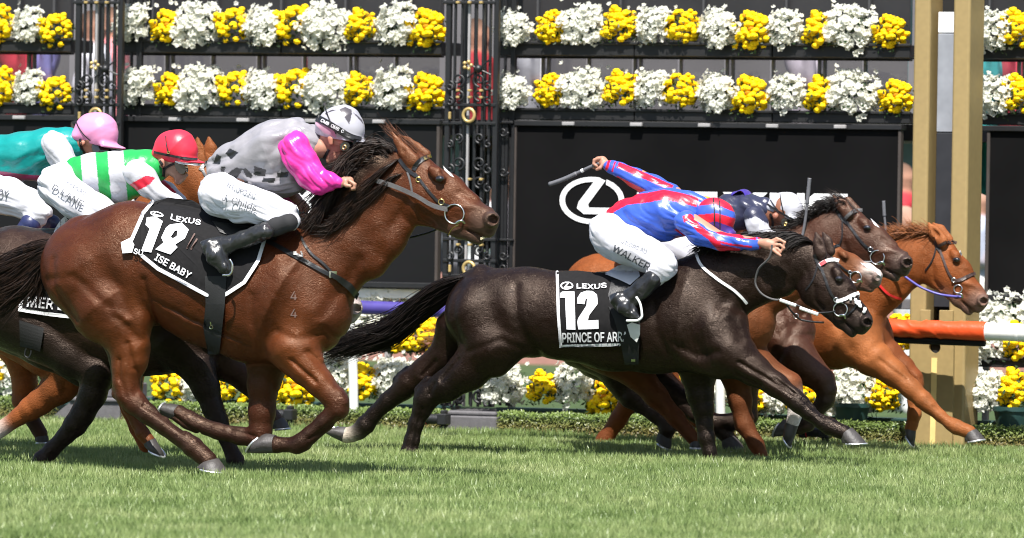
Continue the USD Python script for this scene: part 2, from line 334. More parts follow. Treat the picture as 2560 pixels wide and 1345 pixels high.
coatmat('bay_coat', .38, bump=.55, spec=.42, coat=.03, tint=(1, .68, .48)); coatmat('black_coat', .33, bump=.55, spec=.28, coat=.02, tint=(1, .78, .64)); coatmat('chestnut_coat', .46, coat=.02, tint=(1, .66, .42)); coatmat('brown_coat', .36, bump=.55, spec=.42, coat=.04)
plain('hoof_horn', (.045, .040, .038), .55, bump=.3, bscale=50, vary=.35); plain('hoof_sole', (.42, .33, .22), .8, bump=.4, vary=.3)
plain('shoe_metal', (.75, .75, .74), .35, metallic=.8); plain('eye_ball', (.008, .006, .006), .06, coat=1.); plain('nostril', (.10, .02, .018), .5)
plain('black_leather', (.010, .010, .011), .38, bump=.15, bscale=120, vary=.3); plain('brown_leather', (.05, .03, .025), .42, bump=.15, bscale=120)
plain('rein_rubber', (.085, .08, .08), .55, bump=.3, bscale=300); plain('steel', (.72, .72, .7), .2, metallic=1.); plain('brass', (.75, .55, .2), .25, metallic=1.)
plain('cloth_black', (.011, .0105, .011), .8, bump=.12, bscale=300, vary=.15, spec=.15); plain('cloth_white', (.70, .70, .72), .7, bump=.1, bscale=200, vary=.03)
plain('girth_black', (.007, .007, .0075), .7, bump=.25, bscale=260); plain('strap_white', (.75, .75, .73), .5); plain('fleece_white', (.8, .8, .78), .9, bump=.6, bscale=150)
plain('band_red', (.62, .03, .04), .5); plain('rein_red', (.6, .02, .02), .5); plain('rein_blue', (.08, .07, .3), .4); plain('brand_grey', (.16, .10, .085), .7)
plain('teeth', (.6, .52, .33), .4)
hairmat('hair_black', (.004, .003, .003), (.014, .009, .007)); hairmat('hair_dark_brown', (.005, .0032, .0025), (.024, .012, .007)); hairmat('hair_bay', (.03, .011, .005), (.12, .04, .014)); hairmat('hair_chestnut', (.12, .04, .014), (.32, .12, .045))

def hoof(parent, Y, cor, r, toe, heel, dy=0., sole=False, hair=None):
    """cor: coronet centre px, r px; toe, heel: ends of the ground surface px"""
    y = Y+dy; C = W(cor[0], cor[1], y); T = W(toe[0], toe[1], y); H = W(heel[0], heel[1], y); R = r*mpp(cor[0], cor[1], y)
    mid = (T+H)/2; ax = mid-C; ax /= np.linalg.norm(ax); d = (T-H); L = np.linalg.norm(d)/2; d /= 2*L
    w = np.array([0, 1., 0])-d*d[1]; w /= np.linalg.norm(w); hw = max(L*.86, .05)
    a = np.arange(28)/28*2*math.pi; g = mid+np.cos(a)[:, None]*d*L+np.sin(a)[:, None]*w*hw*np.where(np.cos(a) > -.3, 1, .8)[:, None]
    dc = d-ax*(d@ax); dc /= np.linalg.norm(dc); c = C+(np.cos(a)[:, None]*dc*1.0+np.sin(a)[:, None]*w)*R*.98
    m2 = .5*(g+c)+(np.cos(a)[:, None]*dc+np.sin(a)[:, None]*w)*R*.06
    v = np.vstack([c, m2, g-ax*.004]); n = 28; i = np.arange(n); j = (i+1) % n; f = []
    for k in (0, 1): f += [np.stack([k*n+i, k*n+j, k*n+n+j], 1), np.stack([k*n+i, k*n+n+j, k*n+n+i], 1)]
    v = np.vstack([v, [C, mid-ax*.002]]); f += [np.stack([np.full(n, 3*n), j, i], 1), np.stack([np.full(n, 3*n+1), 2*n+i, 2*n+j], 1)]
    m = trimesh.Trimesh(v, np.vstack(f), process=False)
    if m.volume < 0: m.invert()
    p = put(parent, 'hoof', m, 'hoof_horn', smooth=50)
    if sole: put(p, 'sole', trimesh.Trimesh(np.vstack([mid+ax*.002+(g-mid)*.93, [mid-ax*.004]]), np.stack([np.full(n, n), i, j], 1) if True else 0, process=False), 'hoof_sole')
    k = int(n*.36); put(p, 'horseshoe', tube(mid+ax*.004+(np.vstack([g[-k:], g[:k+1]])-mid)*.97, .0065, 6), 'shoe_metal')
    return p
def hairs(Y, A, B, n, w=.006, spread=.02, seed=0, dy=(-.05, .05), frizz=.012, cut=.25):
    """strands between two guide lines A and B (px, py, optional dy); A and B run root to tip"""
    r = np.random.default_rng(seed); A, B = spline([tuple(p)+(0,)*(3-len(p)) for p in A], 14), spline([tuple(p)+(0,)*(3-len(p)) for p in B], 14); S, Ws = [], []
    n = int(n*2.4) if n > 5 else n; w = w*.62
    for _ in range(n):
        t = r.random(); g = A*(1-t)+B*t; e = 1-cut*r.random()**1.5; s = np.linspace(0, e, 14); g = np.stack([np.interp(s, np.linspace(0, 1, 14), c) for c in g.T], 1)
        y = Y+g[:, 2]+dy[0]+(dy[1]-dy[0])*r.random(); P = W(g[:, 0], g[:, 1], y); L = np.linalg.norm(np.diff(P, axis=0), axis=1).sum()
        ph = r.normal(size=3); am = r.normal(size=3)*spread; ss = np.linspace(0, 1, 14)[:, None]
        P = P+am*ss**1.3+frizz*np.sin(ss*(4+3*r.random())+ph*3)*np.sqrt(ss)*r.normal(size=3)*np.minimum(1, L*2)
        S.append(P); Ws.append(w*(.6+.7*r.random())*np.interp(np.linspace(0, 1, 14), [0, .15, .7, 1], [.7, 1, .85, .2]))
    return S, Ws
def eye(parent, D, px, py, r, white=True):
    P = D.at([px], [py], -.008)[0]; s = trimesh.creation.icosphere(3, r*mpp(px, py, D.B[0].Y)); s.apply_scale([1.1, .75, .8]); s.apply_translation(P)
    put(parent, 'eye', s, 'eye_ball', smooth=True)
def bit(parent, D, c, r, off=.012, name='bit_ring', mat='steel', w=.0045):
    a = np.linspace(0, 2*math.pi, 33)[:-1]; px, py = c[0]+r*np.cos(a), c[1]+r*np.sin(a); y = D.Y(np.array([c[0]]), np.array([c[1]]))[0]-off
    put(parent, name, tube(W(px, py, y+.004*np.cos(a)), w, 8, closed=True), mat, smooth=True)
def line3(pts, Y, r, n=8, k=30):
    P = spline([tuple(p)+(0,)*(3-len(p)) for p in pts], k); return tube(W(P[:, 0], P[:, 1], Y+P[:, 2]), r, n)

HORSES = {}
# ---------------------------------------------------------------- turf
plain('turf_soil', (.035, .065, .016), .95, vary=.3, bscale=30)
top('turf', trimesh.Trimesh([(-420, -20, 0), (320, -20, 0), (320, 900, 0), (-420, 900, 0)], [(0, 1, 2), (0, 2, 3)]), 'turf_soil', kind='structure')
mk('grass_blade', {'g': ('geometry', {}), 'n1': ('noise_texture', {'scale': 1.1, 'detail': 3}), 'n2': ('noise_texture', {'scale': 7., 'detail': 3}), 'ma': ('math', {'math_type': 'multiply_add', 'value2': .48}), 'mb': ('math', {'math_type': 'multiply_add', 'value2': .62, 'value3': -.02}), 'mc': ('math', {'math_type': 'multiply', 'value2': .44}),
    'rp': ('rgb_ramp', {'ramp': [(.20, (.070, .118, .028)), (.42, (.215, .295, .095)), (.66, (.43, .48, .215)), (.95, (.74, .72, .52))]}), 'd': ('principled_bsdf', {'roughness': .42, 'specular_ior_level': .45}), 't': ('translucent_bsdf', {}), 'mx': ('mix_closure', {'fac': .34})},
    [('g.position', 'n1.vector'), ('g.position', 'n2.vector'), ('n2.fac', 'mc.value1'), ('n1.fac', 'ma.value1'), ('mc.value', 'ma.value3'), ('g.random_per_island', 'mb.value1'), ('ma.value', 'mb.value3'), ('mb.value', 'rp.fac'), ('rp.color', 'd.base_color'), ('rp.color', 't.color'), ('d.BSDF', 'mx.closure1'), ('t.BSDF', 'mx.closure2')], surface='mx.closure')
def grass():
    r = np.random.default_rng(5); T = .42; protos = []
    p = numbered('/World', 'grass'); pi = UsdGeom.PointInstancer.Define(stage, p); tag(pi.GetPrim(), 'short sunlit green grass of the racing turf', 'grass', None, 'stuff')
    for k in range(4):
        n = 1250; c = np.c_[r.random((n, 2))*T-T/2, np.zeros(n)]; a = r.random(n)*6.283; h = .024+.062*r.random(n)**1.6; w = .0022+.0024*r.random(n)**1.5; ln = .004+.034*r.random(n)**1.5; la = r.random(n)*6.283
        s = np.c_[np.cos(a), np.sin(a), 0*a]; L = np.c_[np.cos(la), np.sin(la), 0*a]; V = []
        for f, ww in ((0, 1), (.55, .85), (1, .05)):
            m = c+np.c_[0*h, 0*h, h*f*(1-.12*f)]+L*(ln*f**1.8)[:, None]; V += [m-s*(w*ww)[:, None], m+s*(w*ww)[:, None]]
        V = np.stack(V, 1).reshape(-1, 3); b = np.arange(n)[:, None]*6; Fc = np.vstack([b+np.array(t) for t in ([0, 1, 3], [0, 3, 2], [2, 3, 5], [2, 5, 4])])
        q = f'{p}/tuft_{k:03d}' if k else f'{p}/tuft'; usdkit.mesh(stage, q, (V, Fc), MAT['grass_blade']); protos.append(q)
    Pn = []
    lx, ly = np.meshgrid(np.arange(-21.6, -8.2, T*.92), np.arange(28.5, 43.4, T*.92)); pts = np.c_[lx.ravel(), ly.ravel(), 0*lx.ravel()]; px, py = proj(pts); pts = pts[(px > -120) & (px < 2680) & (py < 1440)]
    pts[:, :2] += r.normal(size=(len(pts), 2))*.05; n = len(pts)
    pi.CreatePrototypesRel().SetTargets([Sdf.Path(q) for q in protos]); pi.CreateProtoIndicesAttr(Vt.IntArray.FromNumpy(r.integers(0, 4, n).astype(np.int32))); pi.CreatePositionsAttr(Vt.Vec3fArray.FromNumpy(pts.astype(np.float32)))
    a = r.random(n)*6.283; pi.CreateOrientationsAttr(Vt.QuathArray([Gf.Quath(float(math.cos(x/2)), 0., 0., float(math.sin(x/2))) for x in a])); sc = .85+.35*r.random(n); pi.CreateScalesAttr(Vt.Vec3fArray.FromNumpy(np.c_[sc, sc, sc*(.85+.3*r.random(n))].astype(np.float32)))
grass()
# ---------------------------------------------------------------- the stand front behind the track
plain('iron_black', (.010, .010, .011), .45, bump=.1, bscale=80); plain('panel_black', (.0058, .0056, .0058), .6, vary=.3, bscale=8, spec=.06); plain('panel_edge', (.05, .04, .035), .5); plain('fascia', (.02, .019, .02), .4, vary=.3, bscale=12)
plain('drape_black', (.0058, .0057, .0061), .55, spec=.2, bump=.3, bscale=4, vary=.2); plain('trough_black', (.007, .0067, .007), .55, bump=.1, bscale=30); plain('gold_iron', (.5, .36, .14), .4, metallic=.4); plain('gold_paint', (.285, .205, .085), .5, bump=.06, bscale=150, vary=.06); plain('gold_pale', (.72, .52, .2), .5, vary=.08)
plain('stone_grey', (.10, .095, .10), .8, bump=.2, bscale=120, vary=.15); plain('white_paint', (.78, .78, .76), .45); plain('post_grey', (.30, .29, .29), .4); plain('slab_white', (.75, .75, .76), .4); plain('slab_shade_grey', (.24, .25, .275), .4); plain('slab_shade_dark', (.026, .027, .031), .5, spec=.2); plain('void', (.006, .006, .006), .9)  # slab tones: reflection and shade painted as separate colours of one slab
plain('orange_vinyl', (.60, .072, .018), .35, bump=.5, bscale=14, vary=.1, coat=.2); plain('purple_wrap', (.05, .036, .20), .5); plain('pot_green', (.018, .05, .045), .45, vary=.15); plain('brick_pink', (.32, .16, .13), .85, bump=.3); plain('conc_grey', (.13, .125, .13), .8, vary=.2, bscale=6); plain('conc_dark', (.05, .05, .052), .6)
plain('window_blue', (.10, .17, .19), .15); plain('cam_black', (.014, .014, .015), .4, bump=.2, bscale=200); plain('lens_glass', (.02, .025, .06), .05, coat=1.); plain('sign_orange', (.75, .14, .03), .5); plain('letter_white', (.80, .80, .80), .55, vary=.02)
mk('pane_glass', {'t': ('transparent_bsdf', {'color': (.72, .72, .74)}), 'g': ('glossy_bsdf', {'roughness': .08, 'color': (.9, .9, .9)}), 'f': ('fresnel', {'IOR': 1.5}), 'm': ('mix_closure', {})}, [('f.fac', 'm.fac'), ('t.transparent_bsdf' if 0 else 't.BSDF', 'm.closure1'), ('g.BSDF', 'm.closure2')], surface='m.closure')
def wx(px, py, Y): return float(W(px, py, Y)[0])
def wz(px, py, Y): return float(W(px, py, Y)[2])
def wbox(x0, x1, y0, y1, Y, th, ref=None, bev=.004):
    """upright block: pixel columns x0..x1, pixel rows y0..y1 (read at column ref), front face in plane Y"""
    r = (x0+x1)/2 if ref is None else ref; m = (y0+y1)/2
    return box(wx(x0, m, Y), wx(x1, m, Y), Y, Y+th, wz(r, y1, Y), wz(r, y0, Y), bev)
YB = 44.1
BAYS = [('left', -260, 178), ('middle', 300, 1104), ('right', 1240, 2276), ('far right', 2426, 2900)]
def shelf(y0, y1, Y, th, ref, name, lab, catg, mat, group=None, bays=BAYS):
    for nm, a, b in bays:
        x = thing(name, lab.format(nm), catg, (wx((a+b)/2, y0, Y), Y, wz(ref, y1, Y)), group); n = max(1, round((b-a)/330))
        for i in range(n): put(x, 'trough_panel', wbox(a+(b-a)*i/n+1, a+(b-a)*(i+1)/n-1, y0, y1, Y, th, ref), mat)
        put(x, 'lip', wbox(a, b, y0-3, y0+4, Y-.02, .03, ref), mat)
shelf(106, 138, YB-.45, .40, 1280, 'planter_trough', 'long black planter trough of the top flower row, {} bay', 'planter', 'trough_black', 'planter troughs')
shelf(272, 298, YB-.45, .40, 1280, 'planter_trough', 'long black planter trough of the second flower row, {} bay', 'planter', 'trough_black', 'planter troughs')
shelf(868, 888, YB-.75, .35, 1280, 'planter_trough', 'low black planter trough behind the running rail, {} bay', 'planter', 'trough_black', 'planter troughs')
shelf(1022, 1044, YB-1.0, .4, 1280, 'planter_trough', 'lowest dark green planter ledge behind the hedge, {} bay', 'planter', 'pot_green', 'planter troughs')
for nm, a, b in BAYS:
    x = thing('fascia_panel', f'dark fascia above the top flower row, {nm} bay', 'panel', (wx((a+b)/2, 0, YB), YB, wz(1280, 20, YB))); put(x, 'panel', wbox(a, b, -120, 137, YB+.05, .06, 1280), 'fascia')
    for i in range(5): put(x, 'mullion', wbox(a+(b-a)*(i+.5)/5-3, a+(b-a)*(i+.5)/5+3, -120, 137, YB, .05, 1280), 'conc_dark')
    # glass balustrade
    g = thing('glass_balustrade', f'grey glass balustrade between the two flower rows, {nm} bay', 'balustrade', (wx((a+b)/2, 160, YB), YB, wz(1280, 270, YB))); n = max(2, round((b-a)/118))
    for i in range(n):
        u, v = a+(b-a)*i/n, a+(b-a)*(i+1)/n; put(g, 'glass_pane', wbox(u+7, v-7, 139, 272, YB-.06, .012, 1280, 0), 'pane_glass'); put(g, 'stanchion', wbox(u-3, u+3, 139, 272, YB-.09, .05, 1280), 'post_grey')
        if i % 2: put(g, 'stanchion', wbox(u+11, u+16, 139, 272, YB-.09, .05, 1280), 'post_grey')
    put(g, 'handrail', wbox(a, b, 138, 145, YB-.1, .06, 1280), 'iron_black')
    # hoarding
    YH = YB-.47; a2, b2 = {'left': (-260, 178), 'middle': (300, 1092), 'right': (1284, 2246), 'far right': (2468, 2900)}[nm]
    h = thing('advertising_board', f'black advertising board below the flower rows, {nm} bay', 'board', (wx((a2+b2)/2, 500, YB-.1), YB-.1, wz(1280, 716, YB-.1)), 'black advertising boards'); n = max(1, round((b2-a2)/480))
    put(h, 'board_panel', wbox(a2, b2, 300, 716, YH, .1, 1280), 'panel_black' if 'right' in nm else 'drape_black')
    put(h, 'top_rail', wbox(a2-12, b2+8, 301, 314, YH-.03, .12, 1280), 'iron_black'); put(h, 'bottom_rail', wbox(a2-6, b2+6, 712, 726, YH-.04, .14, 1280), 'iron_black')
    for e in (a2, b2): put(h, 'side_post', wbox(e-4, e+4, 315, 711, YH-.02, .06, 1280), 'panel_edge')
    for i in range(int((b2-a2)/170)): put(h, 'spot_lamp', wbox(a2+120+i*170, a2+150+i*170, 303, 312, YH-.06, .03, 1280), 'post_grey')
def letters(dx):
    Yl = YB-.472; sc = lambda poly: trimesh.creation.extrude_polygon(poly, .012, engine='earcut'); out = []
    ell = sg.Point(0, 0).buffer(1, 48); E = lambda rx, ry, t=0: sa.rotate(sa.scale(ell, rx, ry), t)
    rg = E(81, 59).difference(E(68, 47)); em = rg.difference(sg.Polygon([(22, -70), (38, -70), (33, -20), (16, -36)])).union(sg.Polygon([(14, -58), (33, -50), (-10, 10), (-8, 18), (75, 18), (68, 34), (-20, 34), (-37, 20), (-33, 4), (2, -44)]))
    em = sa.translate(em, 1480, 504); f = []
    U = lambda *p: sg.LineString(p).buffer(9, cap_style='flat', join_style='mitre')
    f.append(U((1602, 482), (1602, 551), (1672, 551))); f.append(U((1792, 487), (1722, 487), (1700, 500), (1698, 540), (1714, 551), (1792, 551)).union(U((1700, 518), (1785, 518))))
    f.append(sg.Polygon([(1806, 478), (1836, 478), (1858, 505), (1882, 478), (1916, 478), (1874, 518), (1918, 560), (1886, 560), (1858, 532), (1830, 560), (1800, 560), (1842, 518)])); f.append(U((1931, 478), (1931, 536), (1944, 551), (1985, 551), (1998, 536), (1998, 478)))
    f.append(U((2112, 487), (2034, 487), (2018, 500), (2018, 512), (2032, 520), (2086, 520), (2102, 530), (2100, 542), (2086, 551), (2014, 551)))
    for nm, g in [('emblem', em)]+[('letter', x) for x in f]:
        g = g.simplify(.6).buffer(0); T = [];
        for q in getattr(g, 'geoms', [g]):
            m = trimesh.creation.extrude_polygon(q, 1., engine='earcut'); v = m.vertices; X = W(v[:, 0]*0+1660, v[:, 1], Yl); x0, sx = wx(1660+dx, 518, Yl), mpp(1660, 518, Yl)*1.065
            m.vertices = np.c_[x0+(v[:, 0]-1660)*sx, Yl-.006*v[:, 2], X[:, 2]+(v[:, 0]-1660)*0]; m.fix_normals(); T.append(m)
        out.append((nm, cat(T)))
    return out
for i, (dx, par) in enumerate(((0, '/World/advertising_board_002'), (-1095, '/World/advertising_board_001'))):
    for nm, m in letters(dx): put(par, nm, m, 'letter_white')
s = thing('sign_plate', 'small orange and white sign plate low on the right black board', 'sign', (wx(2030, 550, YB-.12), YB-.12, wz(2030, 560, YB))); put(s, 'plate', wbox(1996, 2062, 541, 562, YB-.50, .02), 'sign_orange'); put(s, 'white_band', wbox(1996, 2062, 535, 541, YB-.50, .02), 'white_paint')
# white counter and rail pieces under the boards
for nm, a, b in BAYS:
    c = thing('white_counter', f'pale ledge under the black board, {nm} bay', 'ledge', (wx((a+b)/2, 740, YB-.3), YB-.3, 0), 'white ledges'); put(c, 'ledge', wbox(a, b, 728, 752, YB-.45, .3, 1280), 'white_paint' if 'right' not in nm else 'stone_grey'); put(c, 'lower_ledge', wbox(a, b, 786, 796, YB-.35, .25, 1280), 'white_paint')
    for i in range(max(2, round((b-a)/210))): put(c, 'leg', wbox(a+30+i*210, a+44+i*210, 799, 1030, YB-.3, .05, 1280), 'post_grey')
# stand behind
gs = thing('grandstand', 'grey grandstand facade far behind the boards', 'grandstand', (wx(1280, 500, 62), 62, 0))
put(gs, 'wall', box(-60, 30, 63, 64, 0, 14), 'conc_grey'); put(gs, 'lower_wall', box(-60, 30, 61.8, 62, 0, .9), 'brick_pink')
for i, z in enumerate((2.55, 3.6, 4.6)): put(gs, 'floor_band', box(-60, 30, 61.5, 62.9, z, z+.22), ('post_grey', 'conc_dark', 'conc_grey')[i])
for i in range(46): put(gs, 'window', box(-44+i*1.1, -43.15+i*1.1, 62.85, 62.95, 1.75, 2.45), 'window_blue')
# upper concourse behind the balustrade
cc = thing('concourse', 'dark grey concourse wall behind the glass balustrade', 'wall', (wx(1280, 200, 46.5), 46.5, 0)); put(cc, 'deck', box(-40, 12, 44.25, 46.4, wz(1280, 305, 44.2)-.1, wz(1280, 300, 44.2)), 'conc_dark'); put(cc, 'wall', box(-40, 12, 46.5, 46.6, wz(1280, 300, 44.2), wz(1280, -300, 44.2)), 'conc_grey')

# ---------------------------------------------------------------- wrought iron piers
def spiral(cx, cy, r0, turns, Y, a0=0, flip=1, n=34, w=.010):
    t = np.linspace(0, 1, n); a = a0+flip*turns*2*math.pi*t; r = r0*(1-.82*t); return tube(W(cx+r*np.cos(a), cy+r*np.sin(a), Y), w*(1-.4*t), 6)
def bar(x0, y0, x1, y1, Y, r=.009, n=8): return tube(np.array([W(x0, y0, Y), W((x0+x1)/2, (y0+y1)/2, Y), W(x1, y1, Y)]), r, n)
def pier(a, b, label, ref, base, side):
    Y = 43.3; cx = (a+b)/2; w = b-a; p = thing('iron_pier', label, 'gate pier', (wx(cx, 600, Y), Y, 0), 'wrought iron gate piers')
    dxy = lambda y: .0135*(600-y)                                     # verticals lean a touch in the picture
    for x in (a+6, b-6, ): 
        for dy in (0, .34): put(p, 'corner_post', box(wx(x-6, 600, Y), wx(x+6, 600, Y), Y+dy, Y+dy+.045, .2, 5.2, .004), 'iron_black')
    for i, x in enumerate(np.linspace(a+22, b-22, 6)): put(p, 'bar', box(wx(x, 600, Y)-.008, wx(x, 600, Y)+.008, Y+.01, Y+.03, .2, 5.2), 'post_grey' if i in (2,) else 'iron_black')
    for i, x in enumerate(np.linspace(a+28, b-28, 4)): put(p, 'rear_bar', box(wx(x, 600, Y)-.008, wx(x, 600, Y)+.008, Y+.36, Y+.38, .2, 5.2), 'iron_black')
    for y in (6, 262, 308, 598, 652, 690, 970): put(p, 'cross_bar', wbox(a, b, y-4, y+4, Y-.01, .05, ref), 'iron_black')
    for yy, r in ((200, 17), (238, 15), (408, 17), (455, 15), (560, 15), (625, 14), (990, 17), (345, 13), (505, 13)):
        for sx in (-1, 1):
            put(p, 'scroll', spiral(cx+sx*w*.2, yy, r, 1.4, Y-.015, a0=math.pi/2, flip=sx), 'iron_black', smooth=True); put(p, 'scroll', spiral(cx+sx*w*.36, yy+16, r*.75, 1.2, Y-.015, a0=-math.pi/2, flip=-sx), 'iron_black', smooth=True)
    for yy in (288, 671): put(p, 'gold_ring', tube(W(cx+14*np.cos(np.linspace(0, 6.283, 25)[:-1]), yy+16*np.sin(np.linspace(0, 6.283, 25)[:-1]), Y-.03), .012, 8, closed=True), 'gold_iron', smooth=True); put(p, 'gold_finial', wbox(a+14, a+20, yy-8, yy+10, Y-.03, .02, ref), 'gold_iron')
    for yy in (243, 226, 448, 612, 6, 968):
        for sx in (-.22, 0, .22): put(p, 'gold_collar', wbox(cx+sx*w-4, cx+sx*w+4, yy-3, yy+3, Y-.035, .04, ref), 'gold_iron')
    ic = trimesh.creation.icosphere(2, .03); ic.apply_translation(W(cx+24, 172, Y-.02)); put(p, 'rosette', ic, 'iron_black', smooth=True)
    for k in range(6): put(p, 'rosette_stem', bar(cx+24, 172, cx+24+34*math.cos(k*1.05+.4), 172+38*math.sin(k*1.05+.4), Y-.01, .006, 6), 'iron_black')
    fl = []
    for k in range(5): q = trimesh.creation.icosphere(1, .014); q.apply_translation(W(cx-3+9*math.cos(k*1.257), 163+9*math.sin(k*1.257), Y-.03)); fl.append(q)
    for q in fl: put(p, 'gold_petal', q, 'gold_iron', smooth=True)
    z0 = thing('pier_plinth', base, 'plinth', (wx(cx, 1050, 42.9), 42.9, 0), None); Yp = 42.92
    if side: put(z0, 'block', wbox(a-8, b+2, 1040, 1110, Yp, .6, ref, .01), 'stone_grey'); put(z0, 'coping', wbox(a-4, b+2, 1028, 1039, Yp+.02, .56, ref, .01), 'stone_grey')
    else:
        zt, zb = wz(cx, 1006, Yp), 0; put(z0, 'block', hull([(wx(q, 1030, Yp), y, z) for q, z in ((a-72, zb), (b+2, zb), (a-4, zt), (b+2, zt)) for y in (Yp, Yp+.6)]), 'stone_grey'); put(z0, 'coping', wbox(a-8, b+4, 994, 1005, Yp-.02, .64, ref, .01), 'stone_grey'); put(z0, 'upper_block', wbox(a+6, b, 958, 993, Yp+.05, .5, ref, .01), 'stone_grey')
pier(180, 298, 'black wrought iron pier behind the pink capped jockey', 240, 'sloping grey stone plinth below the left iron pier', False)
pier(1106, 1238, 'black wrought iron pier with gold rings right of the bay head', 1170, 'low grey stone plinth behind the hind legs of the almost black horse', True)
g = thing('iron_lattice', 'narrow black iron lattice beside the right pier', 'lattice', (wx(1260, 600, 43.6), 43.6, 0)); 
for x in (1246, 1254, 1262, 1278): put(g, 'bar', box(wx(x, 600, 43.6)-.01, wx(x, 600, 43.6)+.01, 43.6, 43.63, .3, wz(1260, 298, 43.6)), 'iron_black')
for y in (306, 600, 690): put(g, 'cross_bar', wbox(1240, 1282, y-3, y+3, 43.58, .03), 'iron_black')
for y in (330, 430, 640, 670): put(g, 'scroll', spiral(1258, y, 12, 1.3, 43.57), 'iron_black', smooth=True)

# ---------------------------------------------------------------- golden finishing post
Yg = 42.75; p = thing('finishing_post', 'tall golden double post with a slab in painted reflection and shade tones between its pillars', 'post', (wx(2345, 1120, Yg), Yg, 0)); zc, zt = wz(2340, 775, Yg), 5.2
X = lambda q: wx(q, 600, Yg)
def pillar(x0, x1, z0, z1, y0, th): m = trimesh.creation.extrude_polygon(sg.box(x0+.02, y0+.02, x1-.02, y0+th-.02).buffer(.02, 6), z1-z0, engine='earcut'); m.apply_translation([0, 0, z0]); return m
put(p, 'pillar', pillar(X(2276), X(2317), 0, zt, Yg, .34), 'gold_paint', smooth=40); put(p, 'pillar', pillar(X(2374), X(2417), 0, zt, Yg, .34), 'gold_paint', smooth=40)
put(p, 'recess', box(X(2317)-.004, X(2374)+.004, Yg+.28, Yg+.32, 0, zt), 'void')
for nm, y0, y1, mt in (('slab_top', 30, 82, 'slab_white'), ('slab_middle', 84, 330, 'slab_shade_grey'), ('slab_bottom', 332, 768, 'slab_shade_dark')): put(p, nm, box(X(2330), X(2373), Yg+.06, Yg+.22, wz(2360, y1, Yg+.06), wz(2360, y0, Yg+.06), .004), mt)  # one slab in three bands, its reflections and shading put into the colour
for a, b in ((2306, 2332), (2354, 2388)): put(p, 'front_plate', box(X(a), X(b), Yg-.03, Yg-.002, wz(2340, 852, Yg), zc, .003), 'gold_paint')
zl = wz(2340, 852, Yg); m = sg.box(X(2304), 0, X(2392), zl).difference(sg.Point(X(2345), wz(2341, 868, Yg)).buffer(.041, 16)); m = trimesh.creation.extrude_polygon(m, .034, engine='earcut'); m.vertices = np.c_[m.vertices[:, 0], Yg-.002-m.vertices[:, 2], m.vertices[:, 1]]; m.fix_normals(); put(p, 'base_plate', m, 'gold_paint')
put(p, 'hole_back', box(X(2328), X(2360), Yg+.001, Yg+.02, zl-.15, zl, 0), 'void'); m = sg.Polygon([(X(2338), zl-.115), (X(2352), zl-.115), (X(2350), .02), (X(2337), .02)]); m = trimesh.creation.extrude_polygon(m, .003, engine='earcut'); m.vertices = np.c_[m.vertices[:, 0], Yg-.038-m.vertices[:, 2], m.vertices[:, 1]]; m.fix_normals(); put(p, 'yellow_stripe', m, 'gold_pale')
k = thing('steel_pole', 'pale grey pole right of the golden post', 'pole', (wx(2434, 600, 43.4), 43.4, 0)); put(k, 'shaft', tube(np.array([[wx(2434, 600, 43.4), 43.4, 0], [wx(2434, 600, 43.4), 43.4, 2.6], [wx(2434, 600, 43.4), 43.4, 5.2]]), .03, 12), 'post_grey', smooth=40)
# running rail
r = thing('running_rail', 'white running rail with orange padding in front of the golden post', 'rail', (wx(2390, 828, 42.4), 42.4, 0))
Rz = wz(2340, 824, 42.45); RL = lambda px: W(px, 772+(px-1000)*.0388 if px < 2340 else 824+(px-2340)*.036, 42.45+max(0, 2340-px)/1340*.30)
put(r, 'tube', tube(np.array([RL(2466), RL(2700), RL(2950)]), .060, 20), 'white_paint', smooth=40); put(r, 'tube', tube(np.array([RL(1180), RL(1700), RL(2216)]), .048, 16), 'white_paint', smooth=40); put(r, 'purple_wrap', tube(np.array([RL(-400), RL(400), RL(1180)]), .048, 16), 'purple_wrap', smooth=40, label='purple wrapped stretch of rail'); put(r, 'joint_sleeve', tube(np.array([RL(2540), RL(2544), RL(2548)]), .062, 20), 'white_paint', smooth=40)
t_ = np.linspace(0, 1, 90); P = np.array([RL(2214+252*q) for q in t_]); m = tube(P, .066+.0*t_, 36); m2 = m.copy(); v = m.vertices; q = 0; rr = np.abs(2*meshkit.noise(np.c_[v[:, 0]*16+v[:, 2]*14, v[:, 1]*9, v[:, 2]*10], 4)-1); fade = np.clip((RL(2440)[0]-v[:, 0])*3, .1, 1); Pc = np.stack([np.interp(v[:, 0], P[:, 0], P[:, i]) for i in (1, 2)], 1); ax_ = np.c_[0*v[:, 0], v[:, 1]-Pc[:, 0], v[:, 2]-Pc[:, 1]]; ax_ /= np.maximum(np.linalg.norm(ax_, axis=1, keepdims=True), 1e-6); m.vertices = v-ax_*(rr*fade*.016)[:, None]; put(r, 'orange_padding', m, 'orange_vinyl', smooth=True)
put(r, 'padding_underside', tube(np.array([RL(2220), RL(2340), RL(2462)])-[0, -.01, .078], .026, 10), 'void')  # dark tube run along below the orange padding
for px in (228, 872, 1790, 2700):
    x0, y0, z0_ = RL(px); put(r, 'support_leg', tube(np.array([[x0, y0, z0_-.02], [x0+.005, y0+.02, z0_-.12], [x0+.015, y0+.06, z0_*.5], [x0+.025, y0+.08, 0]]), .033, 12), 'white_paint', smooth=40)
